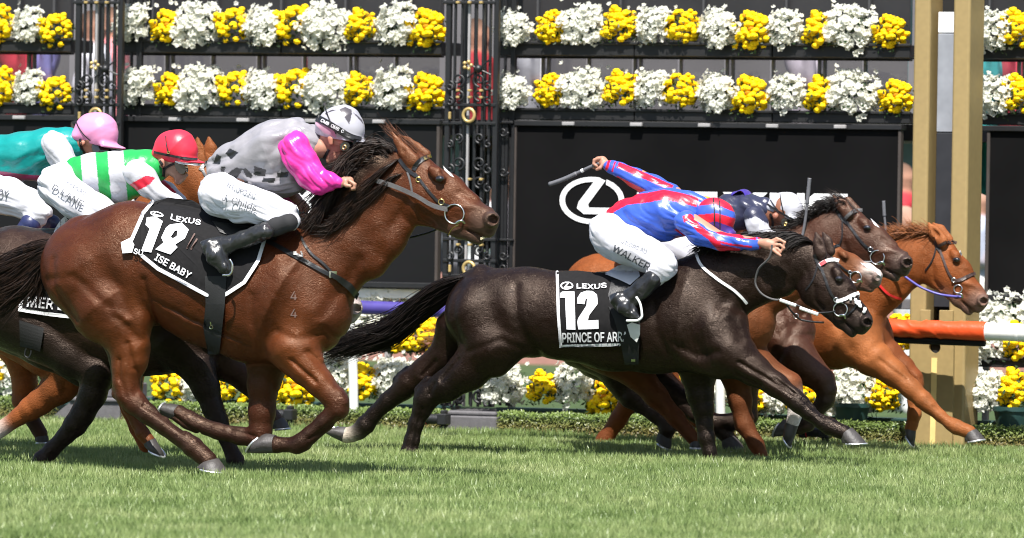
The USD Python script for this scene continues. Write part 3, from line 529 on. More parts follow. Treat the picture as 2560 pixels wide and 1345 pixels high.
# remote cameras on the grass
def remote_camera(px, py, Y, sc, lab, yaw=0.):
    loc = G(px, py); loc[1] = Y; loc[0] = wx(px, py, Y); loc[2] = 0; k = thing('remote_camera', lab, 'camera', loc, 'remote cameras on the grass'); a = .10*sc; o = np.array(loc)
    put(k, 'body', cat([box(-.02, .05, -.05, .05, .09, .17, .008).apply_translation(o), box(-.005, .035, -.03, .03, .165, .195, .008).apply_translation(o)]), 'cam_black'); L = lambda x0, x1, r: tube(o+np.array([[x0, 0, .13], [(x0+x1)/2, 0, .13], [x1, 0, .13]]), r, 18)
    put(k, 'lens', L(-.02, -.12, .036), 'cam_black', smooth=40); put(k, 'lens_hood', L(-.12, -.17, .044), 'cam_black', smooth=40); put(k, 'front_glass', L(-.166, -.172, .038), 'lens_glass', smooth=40); put(k, 'red_ring', L(-.112, -.118, .0385), 'band_red', smooth=40); put(k, 'ball_head', box(-.01, .04, -.02, .02, .05, .09, .006).apply_translation(o), 'cam_black')
    for q in range(3): put(k, 'stand_leg', tube(o+np.array([[.015, 0, .055], [.015+.03*math.cos(q*2.1), .03*math.sin(q*2.1), .03], [.015+.07*math.cos(q*2.1), .07*math.sin(q*2.1), 0]]), .007, 6), 'cam_black')
remote_camera(2058, 1122, 42.25, 1, 'black remote camera with red lens ring on the grass below the brown hooves'); remote_camera(1104, 1096, 42.6, 1, 'small remote camera beside the low grey stone plinth'); remote_camera(720, 1088, 42.62, 1, 'remote camera in front of the hedge left of the white rail leg'); remote_camera(1716, 1110, 42.5, 1, 'remote camera half hidden between the dark legs near the hedge')

# ---------------------------------------------------------------- flowers
mk('petal_white', {'g': ('geometry', {}), 'rp': ('rgb_ramp', {'ramp': [(0, (.80, .80, .72)), (.15, (.90, .90, .88)), (1, (.94, .94, .94))]}), 'd': ('diffuse_bsdf', {}), 't': ('translucent_bsdf', {}), 'm': ('mix_closure', {'fac': .48})}, [('g.random_per_island', 'rp.fac'), ('rp.color', 'd.color'), ('rp.color', 't.color'), ('d.BSDF', 'm.closure1'), ('t.BSDF', 'm.closure2')], surface='m.closure')
def petalmat(nm, c0, c1): mk(nm, {'g': ('geometry', {}), 'rp': ('rgb_ramp', {'ramp': [(0, c0), (1, c1)]}), 'nz': ('noise_texture', {'scale': 160}), 'bp': ('bump', {'strength': .6, 'distance': .004}), 'p': ('principled_bsdf', {'roughness': .6, 'specular_ior_level': .2})}, [('g.random_per_island', 'rp.fac'), ('rp.color', 'p.base_color'), ('nz.fac', 'bp.height'), ('bp.normal', 'p.normal')])
petalmat('petal_yellow', (.86, .56, .002), (.90, .70, .004)); petalmat('petal_orange', (.62, .20, .003), (.78, .36, .004))
mk('leaf_green', {'g': ('geometry', {}), 'rp': ('rgb_ramp', {'ramp': [(0, (.022, .05, .012)), (.6, (.05, .10, .022)), (1, (.11, .17, .045))]}), 'd': ('principled_bsdf', {'roughness': .5}), 't': ('translucent_bsdf', {}), 'm': ('mix_closure', {'fac': .25})}, [('g.random_per_island', 'rp.fac'), ('rp.color', 'd.base_color'), ('rp.color', 't.color'), ('d.BSDF', 'm.closure1'), ('t.BSDF', 'm.closure2')], surface='m.closure')
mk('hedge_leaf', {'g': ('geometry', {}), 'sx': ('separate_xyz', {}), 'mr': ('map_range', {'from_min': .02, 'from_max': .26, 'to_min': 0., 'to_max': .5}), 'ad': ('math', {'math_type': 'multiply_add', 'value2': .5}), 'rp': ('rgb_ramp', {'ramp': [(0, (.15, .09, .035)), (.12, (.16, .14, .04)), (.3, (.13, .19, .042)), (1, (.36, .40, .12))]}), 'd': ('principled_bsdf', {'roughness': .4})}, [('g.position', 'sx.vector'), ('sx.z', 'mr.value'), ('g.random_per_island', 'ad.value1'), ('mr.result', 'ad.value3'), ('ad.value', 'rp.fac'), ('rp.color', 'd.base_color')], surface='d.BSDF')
def frames(N, r):
    u = np.cross(N, r.normal(size=N.shape)); u /= np.linalg.norm(u, axis=1, keepdims=True); return u, np.cross(N, u)
def petunias(C, N, R, r):
    """ruffled five-lobed blossoms"""
    k = 15; a = np.arange(k)/k*2*math.pi; u, w = frames(N, r); V, Fc = [], []
    lobe = 1+.16*np.cos(5*a); n = len(C)
    rings = [(.12, -.45), (.62, .02), (1., .10)]
    for rad, hh in rings: V.append(C[:, None]+(R[:, None, None]*rad)*(np.cos(a)*lobe)[None, :, None]*u[:, None]+(R[:, None, None]*rad)*(np.sin(a)*lobe)[None, :, None]*w[:, None]+(R[:, None, None]*(hh+.16*np.sin(5*a+1.5)*rad+.18*r.normal(size=(n, k))*rad**2)[..., None])*N[:, None])
    V = np.stack(V, 1).reshape(n, -1, 3); j = np.arange(k); j2 = (j+1) % k; f = np.vstack([np.stack([q*k+j, (q+1)*k+j, (q+1)*k+j2], 1) for q in (0, 1)]+[np.stack([q*k+j, (q+1)*k+j2, q*k+j2], 1) for q in (0, 1)]+[np.stack([0*j[1:-1], j[1:-1], j[1:-1]+1], 1)])
    return V.reshape(-1, 3), (np.arange(n)[:, None, None]*3*k+f[None]).reshape(-1, 3)
def marigolds(C, N, R, r):
    s = trimesh.creation.icosphere(2, 1.); s.vertices = s.vertices*(1+.16*(meshkit.noise(s.vertices*4.2, 3)-.5)[:, None]*2); V = np.concatenate([c+rr*(s.vertices*[1, 1, .8]+.06*r.normal(size=s.vertices.shape)) for c, rr in zip(C, R)]); return V, (np.arange(len(C))[:, None, None]*len(s.vertices)+s.faces[None]).reshape(-1, 3)
def leaves(C, N, L, r):
    u, w = frames(N, r); n = len(C); q = [C, C+u*(L*.5)[:, None]+w*(L*.22)[:, None]+N*(L*.1)[:, None], C+u*L[:, None], C+u*(L*.5)[:, None]-w*(L*.22)[:, None]+N*(L*.1)[:, None]]
    V = np.stack(q, 1).reshape(-1, 3); b = np.arange(n)[:, None]*4; return V, np.vstack([b+[0, 1, 2], b+[0, 2, 3]])
def dome(n, r, rx, ry, rz, lm=.6):
    d = r.normal(size=(n*4, 3)); d /= np.linalg.norm(d, axis=1, keepdims=True); d = d[(d[:, 1] < .45) & (d[:, 2] > -.75)][:n]; lump = .92-.5*lm+lm*meshkit.noise(d*2.4+r.random(3)*9, 2)+.09*r.normal(size=len(d)); P = d*[rx, ry, rz]*lump[:, None]; P[:, 2] -= np.where(P[:, 1] < -.05, .05*r.random(len(d)), 0); return P, d
PROTO = {}
def flower(kind, var, loc, label, rz=0., sc=1.):
    nm = {'w': 'white_petunia_plant', 'y': 'yellow_marigold_plant', 'o': 'orange_marigold_plant'}[kind]; grp = {'w': 'white flower clumps', 'y': 'yellow flower clumps', 'o': 'orange flower clumps'}[kind]; ct = 'flowers'
    if (kind, var) not in PROTO:
        t = thing(nm, label, ct, loc, grp); PROTO[kind, var] = t; r = np.random.default_rng(100+var+(ord(kind)*7)); o = np.array(loc, float)
        x = UsdGeom.Xformable(stage.GetPrimAtPath(t)); x.AddRotateZOp().Set(rz); x.AddScaleOp().Set(Gf.Vec3f(sc, sc, sc))
        if kind == 'w':
            C, N = dome(230, r, .195, .15, .172); N = N+[0, -.55, .45]+.30*r.normal(size=N.shape); N /= np.linalg.norm(N, axis=1, keepdims=True); V, Fc = petunias(C, N, .023+.013*r.random(len(C)), r); mt = 'petal_white'
            ex = r.normal(size=(7, 3))*[.13, .05, .02]+[0, -.05, .17]; N2 = np.tile([0, -.8, .6], (7, 1))+.3*r.normal(size=(7, 3)); N2 /= np.linalg.norm(N2, axis=1, keepdims=True); V2, F2 = petunias(ex, N2, np.full(7, .02), r); Fc = np.vstack([Fc, F2+len(V)]); V = np.vstack([V, V2])
        else:
            C, N = dome(100, r, .150, .12, .152, .34); V, Fc = marigolds(C, N, .022+.012*r.random(len(C)), r); mt = {'y': 'petal_yellow', 'o': 'petal_orange'}[kind]
            if kind == 'y':                                               # a few deeper heads
                m_ = r.random(len(C)) < .1; V3, F3 = marigolds(C[m_]*1.03, N[m_], .02+.006*r.random(m_.sum()), r); put(t, 'deep_blossoms', (V3+o, F3), 'petal_orange', smooth=60, kind='stuff')
        put(t, 'blossoms', (V+o, Fc), mt, smooth=60 if kind != 'w' else False, kind='stuff')
        C, N = dome(300, r, .172, .14, .172); C *= (.70+.33*r.random(len(C)))[:, None]; C[:, 2] -= .02; N = N+.7*r.normal(size=N.shape); N /= np.linalg.norm(N, axis=1, keepdims=True); V, Fc = leaves(C, N, .025+.03*r.random(len(C)), r); put(t, 'foliage', (V+o, Fc), 'leaf_green', kind='stuff')
        return t
    q = numbered('/World', nm); x = UsdGeom.Xform.Define(stage, q); pr = x.GetPrim(); pr.GetReferences().AddInternalReference(PROTO[kind, var]); pr.SetInstanceable(True)
    x.ClearXformOpOrder(); x.AddTranslateOp(opSuffix='place').Set(Gf.Vec3d(*map(float, loc))); x.AddRotateZOp(opSuffix='turn').Set(float(rz)); x.AddScaleOp(opSuffix='size').Set(Gf.Vec3f(sc, sc, sc)); tag(pr, label, ct, grp); return q
ORD = ['first', 'second', 'third', 'fourth', 'fifth', 'sixth', 'seventh', 'eighth', 'ninth', 'tenth', 'eleventh', 'twelfth', 'thirteenth', 'fourteenth']
COL = dict(w='white', y='yellow', o='orange'); seen = {}
def row(items, Y, rowname):
    rr = np.random.default_rng(int(Y*100)+len(items)); cnt = {}
    for kd, px, py, bay in items:
        i = cnt.get((kd, bay), 0); cnt[kd, bay] = i+1
        flower(kd, int(rr.integers(0, 4)), W(px+rr.normal()*5, py+rr.normal()*4, Y), f'{ORD[i]} {COL[kd]} flower clump from left, {rowname}, {bay} bay', rz=float(rr.uniform(-40, 40)), sc=float(rr.uniform(.86, 1.12))*(.86 if 'low' in rowname else 1.02))
L_, M_, R_, Q_ = 'left', 'middle', 'right', 'far right'
def alt(xs, first, y0, y1, bay, last='y'):
    out = []
    for i, x in enumerate(xs):
        k = first if i % 2 == 0 else ('y' if first == 'w' else 'w'); k = last if i == len(xs)-1 and k == 'y' else k; f = (x-xs[0])/max(1, xs[-1]-xs[0]); out.append((k, x, y0+(y1-y0)*f, bay))
    return out
m1 = [333, 415, 498, 577, 660, 740, 820, 908, 985, 1068]; r1 = [1284, 1380, 1462, 1545, 1630, 1714, 1797, 1880, 1960, 2045, 2126, 2222]
row([('y', -10, 72, L_), ('w', 66, 66, L_), ('y', 146, 68, L_)]+alt(m1, 'w', 62, 66, M_)+alt(r1, 'w', 66, 76, R_)+[('w', 2478, 78, Q_), ('y', 2552, 76, Q_), ('w', 2630, 80, Q_)], YB-.42, 'top flower row')
m2 = [348, 425, 505, 582, 655, 742, 824, 902, 976, 1066]; r2 = [1280, 1376, 1460, 1550, 1625, 1708, 1793, 1872, 1966, 2050, 2134, 2238]
row([('y', -5, 226, L_), ('w', 68, 222, L_), ('y', 144, 226, L_)]+alt(m2, 'w', 220, 226, M_)+alt(r2, 'w', 224, 238, R_)+[('w', 2482, 240, Q_), ('y', 2556, 240, Q_), ('w', 2632, 244, Q_)], YB-.42, 'second flower row')
row([('w', 880, 828, M_), ('y', 1005, 836, M_), ('y', 1066, 830, M_), ('y', 2246, 838, R_), ('w', 2474, 850, Q_), ('y', 2548, 852, Q_)], YB-.70, 'third flower row')
row([('w', 915, 752, M_), ('w', 985, 750, M_)], YB-.28, 'white ledge row'); row([('w', 2462, 796, Q_), ('w', 2512, 798, Q_)], YB-.45, 'narrow row above the rail')
row([('y', -4, 925, L_), ('w', 26, 920, L_), ('y', 98, 920, L_), ('y', 415, 958, M_), ('w', 500, 955, M_), ('y', 585, 962, M_), ('y', 737, 972, M_), ('w', 832, 930, M_), ('y', 908, 955, M_), ('w', 974, 938, M_), ('w', 1055, 940, M_), ('w', 1262, 962, R_), ('y', 1356, 975, R_), ('w', 1442, 952, R_), ('y', 1514, 990, R_), ('w', 1600, 965, R_), ('y', 1702, 975, R_), ('w', 1790, 965, R_), ('y', 1880, 985, R_), ('w', 1938, 990, R_), ('y', 2020, 985, R_), ('w', 2130, 975, R_), ('y', 2206, 992, R_), ('w', 2462, 982, Q_), ('y', 2540, 985, Q_), ('w', 2610, 985, Q_)], YB-1.0, 'lowest flower row')
def pots():
    for i, (px, py) in enumerate(((2128, 1036), (2530, 1046))):
        Y = YB-1.12; o = W(px, py, Y); m = trimesh.creation.revolve(np.array([[0, -.07], [.10, -.07], [.125, .05], [.135, .05], [.135, .08], [.115, .08], [.105, .04], [0, .04]]), sections=24); m.apply_translation(o); k = thing('flower_pot', f'teal green flower pot {("under the white clump left of the golden post", "at the far right edge behind the hedge", "right of the golden post behind the hedge", "under the white clump below the dark belly", "under the white clump left of the grey plinth", "behind the white rail leg", "behind the bay front legs", "right of the grey plinth")[i]}', 'flower pot', o, 'flower pots'); put(k, 'pot', m, 'pot_green', smooth=40)
pots()
# ---------------------------------------------------------------- clipped hedges
def hedge(a, b, label, seed):
    r = np.random.default_rng(seed); Y0, Y1_ = 42.78, 43.04; x0, x1 = wx(a, 1080, Y0), wx(b, 1080, Y0); h = .185; t = thing('box_hedge', label, 'hedge', ((x0+x1)/2, Y0, 0), 'low clipped hedges'); put(t, 'stems', box(x0+.03, x1-.03, Y0+.04, Y1_-.03, 0, h-.035), 'turf_soil')
    n = int((x1-x0)*5200); f = r.random(n); u = r.random(n); v = r.random(n); C = np.where((f < .6)[:, None], np.c_[x0+(x1-x0)*u, Y0+.03*r.random(n), h*v], np.where((f < .93)[:, None], np.c_[x0+(x1-x0)*u, Y0+(Y1_-Y0)*v, h-.02*r.random(n)], np.c_[np.where(u < .5, x0+.02*r.random(n), x1-.02*r.random(n)), Y0+(Y1_-Y0)*v, h*r.random(n)]))
    bump = .045*(meshkit.fbm(C*7, 3, seed)-.5); C[:, 2] += bump*(C[:, 2]/h); C[:, 1] -= bump*.6; N = r.normal(size=(n, 3))*.6+np.where((f < .6)[:, None], [0, -1, .4], [0, -.2, 1]); N /= np.linalg.norm(N, axis=1, keepdims=True)
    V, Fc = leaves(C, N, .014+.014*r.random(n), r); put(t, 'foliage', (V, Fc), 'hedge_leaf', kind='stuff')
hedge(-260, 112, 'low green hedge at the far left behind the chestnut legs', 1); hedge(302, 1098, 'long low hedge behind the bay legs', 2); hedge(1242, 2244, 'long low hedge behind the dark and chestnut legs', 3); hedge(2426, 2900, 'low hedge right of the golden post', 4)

# ---------------------------------------------------------------- people behind the boards
attrmat('clothes', rough=.75, bump=.2, bscale=20, vary=.1, spec=.2)
def spectator(px, head, Y, shirt, legs, hair, label, arms=0, skin=(.42, .22, .15), floor=0.):
    b = Body(Y, .05); s = 1/mpp(px, head, Y); H = head; m = lambda v: v*s; c = b.chain; X = px
    hgt = m(1.5); c([(X, H, m(.095)), (X, H+m(.03), m(.085))], q=1.1, c='skin', k=.01); c([(X-m(.02), H-m(.035), m(.10)), (X-m(.05), H, m(.085))], c='hair', k=.01); c([(X+m(.095), H+m(.02), m(.018))], c='skin', k=.01); c([(X, H+m(.10), m(.06)), (X, H+m(.16), m(.07))], c='skin')
    c([(X, H+m(.24), m(.13)), (X, H+m(.45), m(.15)), (X, H+m(.62), m(.14))], q=1.35, c='shirt')
    for sy in (-1, 1):
        c([(X, H+m(.25), m(.065)), (X+m(.03), H+m(.50), m(.052))], dy=sy*.2, c='shirt', k=.03); e = (X+m(.16), H+m(.38)) if arms else (X+m(.05), H+m(.78)); c([(X+m(.03), H+m(.50), m(.048)), e+(m(.035),)], dy=sy*.19, c='shirt' if not arms else 'skin', k=.02); c([e+(m(.04),), (e[0]+m(.03), e[1]-m(.06)*arms+m(.05)*(1-arms), m(.03))], dy=sy*.18, c='skin', k=.01)
        c([(X, H+m(.70), m(.11)), (X+m(.02*sy), H+m(1.1), m(.075)), (X-m(.02*sy), H+m(1.5), m(.055)), (X+m(.06), H+m(1.56), m(.045))], dy=sy*.1, c='legs')
    b.build(.021); t = thing('person', label, 'person', (W(px, head, Y)[0], Y, 0), 'spectators behind the boards'); put(t, 'body', (b.v, b.fc), 'clothes', True, b.colors(dict(shirt=shirt, legs=legs, hair=hair, skin=skin), .01, 'shirt'))
DK, LT = (.02, .02, .025), (.55, .55, .56)
for a in ((1205, 470, 54.5, (.78, .78, .8), DK, (.05, .03, .02), 'spectator in white shirt seen through the right iron pier', 1), (1262, 468, 55, (.45, .42, .47), (.5, .47, .42), (.12, .08, .05), 'spectator in pale grey shirt beside the right iron pier', 0), (1262, 446, 57.5, (.4, .05, .06), DK, (.03, .02, .02), 'spectator in dark red behind the pale grey shirt', 0), (1150, 480, 56, (.2, .2, .22), DK, (.2, .14, .1), 'spectator in grey behind the bay nose', 0),
          (2260, 446, 54, (.36, .03, .04), DK, (.10, .06, .04), 'spectator in red shirt left of the golden post', 0), (2268, 556, 50.5, (.6, .66, .75), LT, (.3, .2, .15), 'balding spectator low beside the golden post', 0),
          (2448, 505, 53, (.34, .37, .46), (.62, .62, .58), (.25, .2, .16), 'spectator in blue grey shirt and white trousers right of the golden post', 1), (2456, 458, 57, (.06, .07, .08), DK, (.03, .02, .02), 'spectator in dark jacket behind the blue grey shirt', 1), (2440, 478, 59, (.03, .3, .34), DK, (.1, .06, .04), 'spectator in teal behind the dark jacket', 0)): spectator(*a)
zf = wz(1280, 300, 44.2)
for px, Y, sh, lab in ((46, 45.2, (.5, .03, .06), 'spectator in red behind the glass balustrade at far left'), (102, 45.4, (.25, .24, .55), 'spectator in lilac behind the glass balustrade at far left'), (236, 45.3, (.5, .5, .55), 'spectator in white between the bars of the left pier'), (278, 45.6, (.6, .2, .22), 'spectator in pink between the left pier and the first white clump'), (1196, 45.9, (.22, .02, .025), 'spectator in red behind the rosette of the right pier'), (2470, 45.2, (.05, .42, .42), 'spectator in turquoise behind the glass right of the golden post'), (2530, 45.3, (.5, .06, .09), 'spectator in red behind the glass right of the golden post'), (2010, 45.7, (.5, .45, .5), 'spectator in pale mauve behind the right balustrade'), (1330, 45.9, (.42, .42, .44), 'spectator in grey behind the right balustrade')): spectator(px, {236: 70, 278: 60, 1196: 90}.get(px, -60), Y, sh, sh if px not in (236, 278, 1196) else DK, (.05, .03, .02), lab, 0)
# ---- the bay in front, number 19
Y1 = 35.4
def horse_bay():
    b = Body(Y1, .035); c = b.chain
    c([(222, 668, 124, 0, .85), (330, 645, 137, 0, .85), (430, 665, 145, 0, .78), (530, 700, 163, 0, .7), (640, 735, 168, 0, .66), (730, 748, 158, 0, .66), (778, 778, 97, 0, .95)], k=.06)
    c([(150, 640, 34), (205, 590, 50)], q=.9)
    # near hind
    N = -.11
    c([(238, 690, 128, .03, .75), (273, 768, 97, 0, .8), (305, 815, 66)], dy=N); c([(305, 815, 66), (321, 865, 47), (322, 915, 40), (318, 955, 36)], dy=N, c='f')
    c([(340, 740, 44, -.02), (352, 790, 30, -.02), (345, 850, 22, -.02)], dy=N, c='f')
    c([(318, 955, 36), (322, 985, 33), (338, 1008, 29)], dy=N, c='l', k=.02); c([(291, 985, 13), (300, 950, 12), (303, 905, 14)], dy=N, c='l', k=.02)
    c([(338, 1008, 29), (368, 1034, 24), (408, 1062, 21), (462, 1100, 21)], dy=N, c='d', k=.02); c([(350, 1035, 13), (410, 1078, 11), (450, 1108, 11)], dy=N, c='d', k=.012)
    c([(462, 1100, 21), (482, 1117, 25), (503, 1135, 22), (520, 1150, 23)], dy=N, c='d', k=.02)
    # far hind, mostly hidden
    c([(300, 800, 80), (318, 880, 46), (318, 960, 38)], dy=.13, c='d'); c([(318, 985, 30), (326, 1020, 20), (342, 1060, 14), (356, 1082, 17), (372, 1102, 16)], dy=.14, c='f', k=.015)
    # near fore
    M = -.12
    c([(742, 800, 88, .05, .7), (738, 868, 62), (768, 918, 46), (800, 955, 36), (828, 985, 31)], dy=M, c='f', k=.03); c([(700, 850, 60, .06), (735, 900, 40)], dy=M)
    c([(828, 985, 31), (842, 1003, 29), (845, 1022, 27)], dy=M, c='l', k=.02); c([(848, 990, 15, -.02), (858, 1005, 13, -.02)], dy=M, c='l', k=.015)
    c([(845, 1022, 26), (812, 1055, 22), (775, 1086, 20), (757, 1104, 23), (742, 1112, 22)], dy=M, c='d', k=.02); c([(820, 1062, 12), (780, 1098, 11)], dy=M, c='d', k=.012)
    c([(742, 1112, 22), (716, 1112, 17), (692, 1112, 22)], dy=M, c='d', k=.02)
    # far fore
    c([(690, 850, 70), (668, 905, 50), (660, 960, 40), (655, 1030, 32), (651, 1078, 27), (648, 1094, 26)], dy=.10, c='l'); c([(648, 1094, 26), (600, 1090, 22), (545, 1078, 20), (492, 1060, 21), (472, 1050, 23)], dy=.10, c='d', k=.02)
    c([(472, 1050, 23), (455, 1040, 20), (446, 1034, 22)], dy=.10, c='d', k=.02)
    # neck, head
    c([(742, 690, 118, 0, .75), (790, 672, 112, 0, .62), (850, 612, 100, 0, .5), (920, 540, 90, 0, .45), (975, 478, 82, 0, .43), (1015, 432, 62, 0, .5)], k=.06)
    c([(930, 655, 42), (975, 600, 38), (1010, 560, 30)], q=.8, k=.05)
    c([(1040, 440, 55), (1054, 482, 80)], q=.52, k=.03); c([(1054, 482, 80, 0, .5), (1108, 502, 70, 0, .52), (1160, 530, 53, 0, .62), (1200, 550, 40, 0, .75)], k=.03)
    c([(1200, 550, 40), (1214, 552, 35)], q=.85, c='m', k=.03); c([(1216, 568, 26), (1222, 578, 16)], q=1.2, c='m', k=.02)
    c([(1100, 552, 24), (1150, 574, 22), (1188, 592, 15), (1198, 600, 12)], q=1.1, c='m', k=.02)
    c([(1228, 548, 21)], dy=-.05, c='m', k=.015); c([(1231, 550, 12)], dy=-.085, q=2., c='n', k=.006, sub=True)
    c([(1092, 438, 13), (1106, 446, 9)], dy=-.085, k=.03); c([(1100, 447, 7)], dy=-.10, c='e', k=.01); c([(1080, 424, 11), (1096, 426, 8)], dy=-.08, k=.03)
    c([(1165, 575, 3.5), (1190, 586, 3.5), (1213, 596, 3)], dy=-.07, q=5., k=.006, sub=True)
    # ears
    c([(1030, 402, 21), (1011, 379, 16), (994, 354, 10), (980, 332, 4)], dy=-.05, q=.6, k=.012, c='r'); c([(1007, 377, 9), (996, 359, 5)], dy=-.085, q=1., k=.006, sub=True)
    c([(1062, 388, 17), (1042, 368, 12), (1022, 350, 7), (1006, 338, 3)], dy=.07, q=.6, k=.012, c='r')
    c([(990, 402, 20), (945, 415, 34), (895, 446, 38), (855, 498, 34), (820, 548, 27), (780, 578, 18)], dy=-.01, q=.75, c='h', k=.03)
    # muscle: furrows and ridges
    s = b.stroke
    s([(120, 700), (200, 690), (290, 770), (345, 850)], 12, .010); s([(370, 700), (376, 760), (368, 840)], 9, .018); s([(330, 730), (350, 800), (348, 900)], 20, -.014)
    s([(140, 650), (145, 720), (200, 800)], 12, .012); s([(250, 600), (330, 690)], 30, -.012); s([(300, 780), (326, 800)], 10, -.01)
    s([(335, 925), (330, 985)], 7, .008); s([(305, 960), (312, 990)], 8, .008)
    s([(642, 740), (640, 800), (650, 880)], 12, .012); s([(700, 830), (745, 850), (790, 835)], 12, .012); s([(800, 820), (830, 880)], 10, .012); s([(720, 680), (760, 760), (800, 800)], 35, -.014)
    s([(880, 650), (830, 730), (800, 790)], 14, .014); s([(930, 560), (900, 640), (868, 720)], 22, -.012); s([(1000, 500), (960, 560), (930, 640)], 12, .010)
    s([(770, 880), (810, 930), (835, 965)], 6, .009); s([(735, 900), (790, 955)], 6, .009)
    s([(1014, 500), (1030, 545), (1060, 562)], 8, .014); s([(1120, 520), (1165, 515), (1200, 520)], 8, -.009); s([(1125, 480), (1170, 505), (1205, 525)], 7, .008); s([(1120, 545), (1150, 560)], 8, .006)
    s([(350, 1015), (400, 1048), (450, 1085)], 4, .007); s([(300, 900), (298, 950)], 6, .008); s([(322, 860), (330, 920)], 7, .008); s([(838, 1045), (800, 1075), (765, 1098)], 4, .006); s([(640, 960), (645, 1050)], 6, .006); s([(530, 1078), (600, 1094)], 4, .006); s([(700, 600), (730, 680)], 14, .006); s([(560, 760), (640, 840)], 20, -.006)
    for i in range(7): s([(385+i*26, 745+i*14+6*(i % 2)), (470+i*26, 790+i*12)], 5, .004)
    b.build(.0085, noise=.0045, nscale=7, seed=1)
    pal = dict(b=(.056, .0135, .0040), f=(.092, .0245, .0066), l=(.042, .0115, .0052), d=(.017, .0062, .0042), m=(.05, .03, .023), n=(.08, .02, .018), e=(.022, .011, .008), r=(.10, .033, .013), h=(.006, .004, .003))
    t = thing('racehorse', 'glossy bay horse galloping in front, wearing the saddle cloth numbered 19', 'horse', W(500, 1197, Y1)*[1, 1, 0], 'racehorses in the gallop')
    put(t, 'body', (b.v, b.fc), 'bay_coat', True, b.colors(pal))
    D = Drape(b); HORSES['bay'] = (b, D)
    hoof(t, Y1, (524, 1152), 24, (567, 1182), (494, 1170), -.11); hoof(t, Y1, (688, 1110), 23, (619, 1132), (662, 1084), -.12, True); hoof(t, Y1, (444, 1032), 21, (412, 1008), (402, 1036), .10); hoof(t, Y1, (374, 1104), 17, (410, 1142), (368, 1122), .12, True)
    eye(t, D, 1099, 447, 10.5)
    S, w = hairs(Y1, [(985, 365, 0), (930, 350, -.02), (880, 385, -.06), (850, 430, -.1), (830, 470, -.1)], [(860, 480, 0), (815, 500, -.1), (790, 540, -.12), (770, 570, -.14), (745, 590, -.16)], 340, .008, .03, 1, (-.05, .05), .02)
    S2, w2 = hairs(Y1, [(1000, 395, -.02), (965, 420, -.08), (930, 455, -.09), (900, 480, -.09), (880, 500, -.09)], [(870, 480, -.02), (850, 520, -.1), (830, 560, -.12), (800, 590, -.13), (770, 590, -.14)], 300, .008, .02, 2, (-.04, .03), .016)
    S3, w3 = hairs(Y1, [(990, 370), (950, 350), (905, 372), (870, 420)], [(900, 470), (850, 460), (800, 500), (760, 560)], 160, .006, .06, 3, (-.06, .06), .05)
    S4, w4 = hairs(Y1, [(1020, 430, -.02), (985, 440, -.08), (955, 470, -.09), (930, 500, -.085)], [(880, 510, -.04), (860, 550, -.1), (820, 585, -.12), (775, 590, -.13)], 160, .006, .02, 9, (-.03, .02), .016)
    curves(t, 'mane', S+S2+S3+S4, w+w2+w3+w4, 'hair_dark_brown')
    S, w = hairs(Y1, [(1040, 382, -.02), (1005, 358, -.04), (975, 330, -.04), (957, 302, -.03)], [(1058, 388, .02), (1010, 345, 0), (985, 325, 0), (968, 312, 0)], 34, .005, .02, 4, (-.02, .03), .015); curves(t, 'forelock', S, w, 'hair_bay')
    S, w = hairs(Y1, [(150, 600, 0), (95, 612, 0), (30, 645, 0), (-50, 700, 0), (-120, 800, 0)], [(135, 625, 0), (110, 665, -.02), (70, 720, -.02), (10, 760, 0), (-60, 800, 0)], 420, .008, .05, 5, (-.06, .06), .03)
    S2, w2 = hairs(Y1, [(135, 620), (100, 680), (70, 735), (50, 770)], [(130, 630), (120, 700), (108, 740), (100, 775)], 70, .006, .03, 6, (-.05, .05), .03)
    curves(t, 'tail', S+S2, w+w2, 'hair_dark_brown')
    br = put(t, 'blaze', D.sheet(sg.Polygon([(1106, 412), (1117, 424), (1130, 436), (1135, 443), (1126, 439), (1112, 426)]), .001, .001, 6), 'cloth_white')
    for i, z in enumerate((728, 772)): put(t, 'freeze_brand', D.text('4', (724, z+22), (1, .02), 22, .001, .001), 'brand_grey')
    put(t, 'lower_teeth', cat([box(-.004, .004, -.006, .006, -.008, .008, .002).apply_translation(W(1203+i*4, 597-i*2, Y1-.05+.02*i)) for i in range(5)]), 'teeth')
    # saddle cloth
    loc = W(500, 640, Y1-.3); k = thing('saddle_cloth', 'black saddle cloth with white edge and number 19 on the front bay horse', 'saddle cloth', loc, 'numbered saddle cloths')
    out = [(378, 506), (355, 530), (330, 590), (318, 622), (352, 634), (392, 668), (440, 692), (515, 736), (566, 737), (610, 706), (645, 650), (660, 600), (640, 560), (560, 548), (480, 500), (420, 494)]
    P = sg.Polygon(out)
    put(k, 'cloth', D.sheet(P, .010, .004, 12, .012, 6), 'cloth_black', smooth=40)
    e = sg.LineString([(381, 504), (358, 532), (333, 590), (316, 626)]).buffer(4.5).union(sg.Polygon([(302, 606), (326, 594), (336, 612), (330, 632), (306, 633)])); put(k, 'white_edge', D.sheet(e, .019, .003, 10, .012, 6), 'cloth_white', smooth=40)
    put(k, 'white_edge', D.sheet(sg.LineString([(356, 640), (395, 672), (440, 696), (517, 738)]).buffer(4.5), .016, .003, 10, .012, 6), 'cloth_white', smooth=40)
    put(k, 'white_edge', D.sheet(sg.LineString([(564, 736), (610, 706), (645, 652), (661, 600)]).buffer(4.5), .016, .003, 10, .012, 6), 'cloth_white', smooth=40)
    put(k, 'numeral', D.sheet(sg.Polygon([(367, 543), (389, 541), (407, 553), (378, 631), (353, 627), (374, 572), (364, 562)]), .020, .002, 10, .012, 6), 'cloth_white')
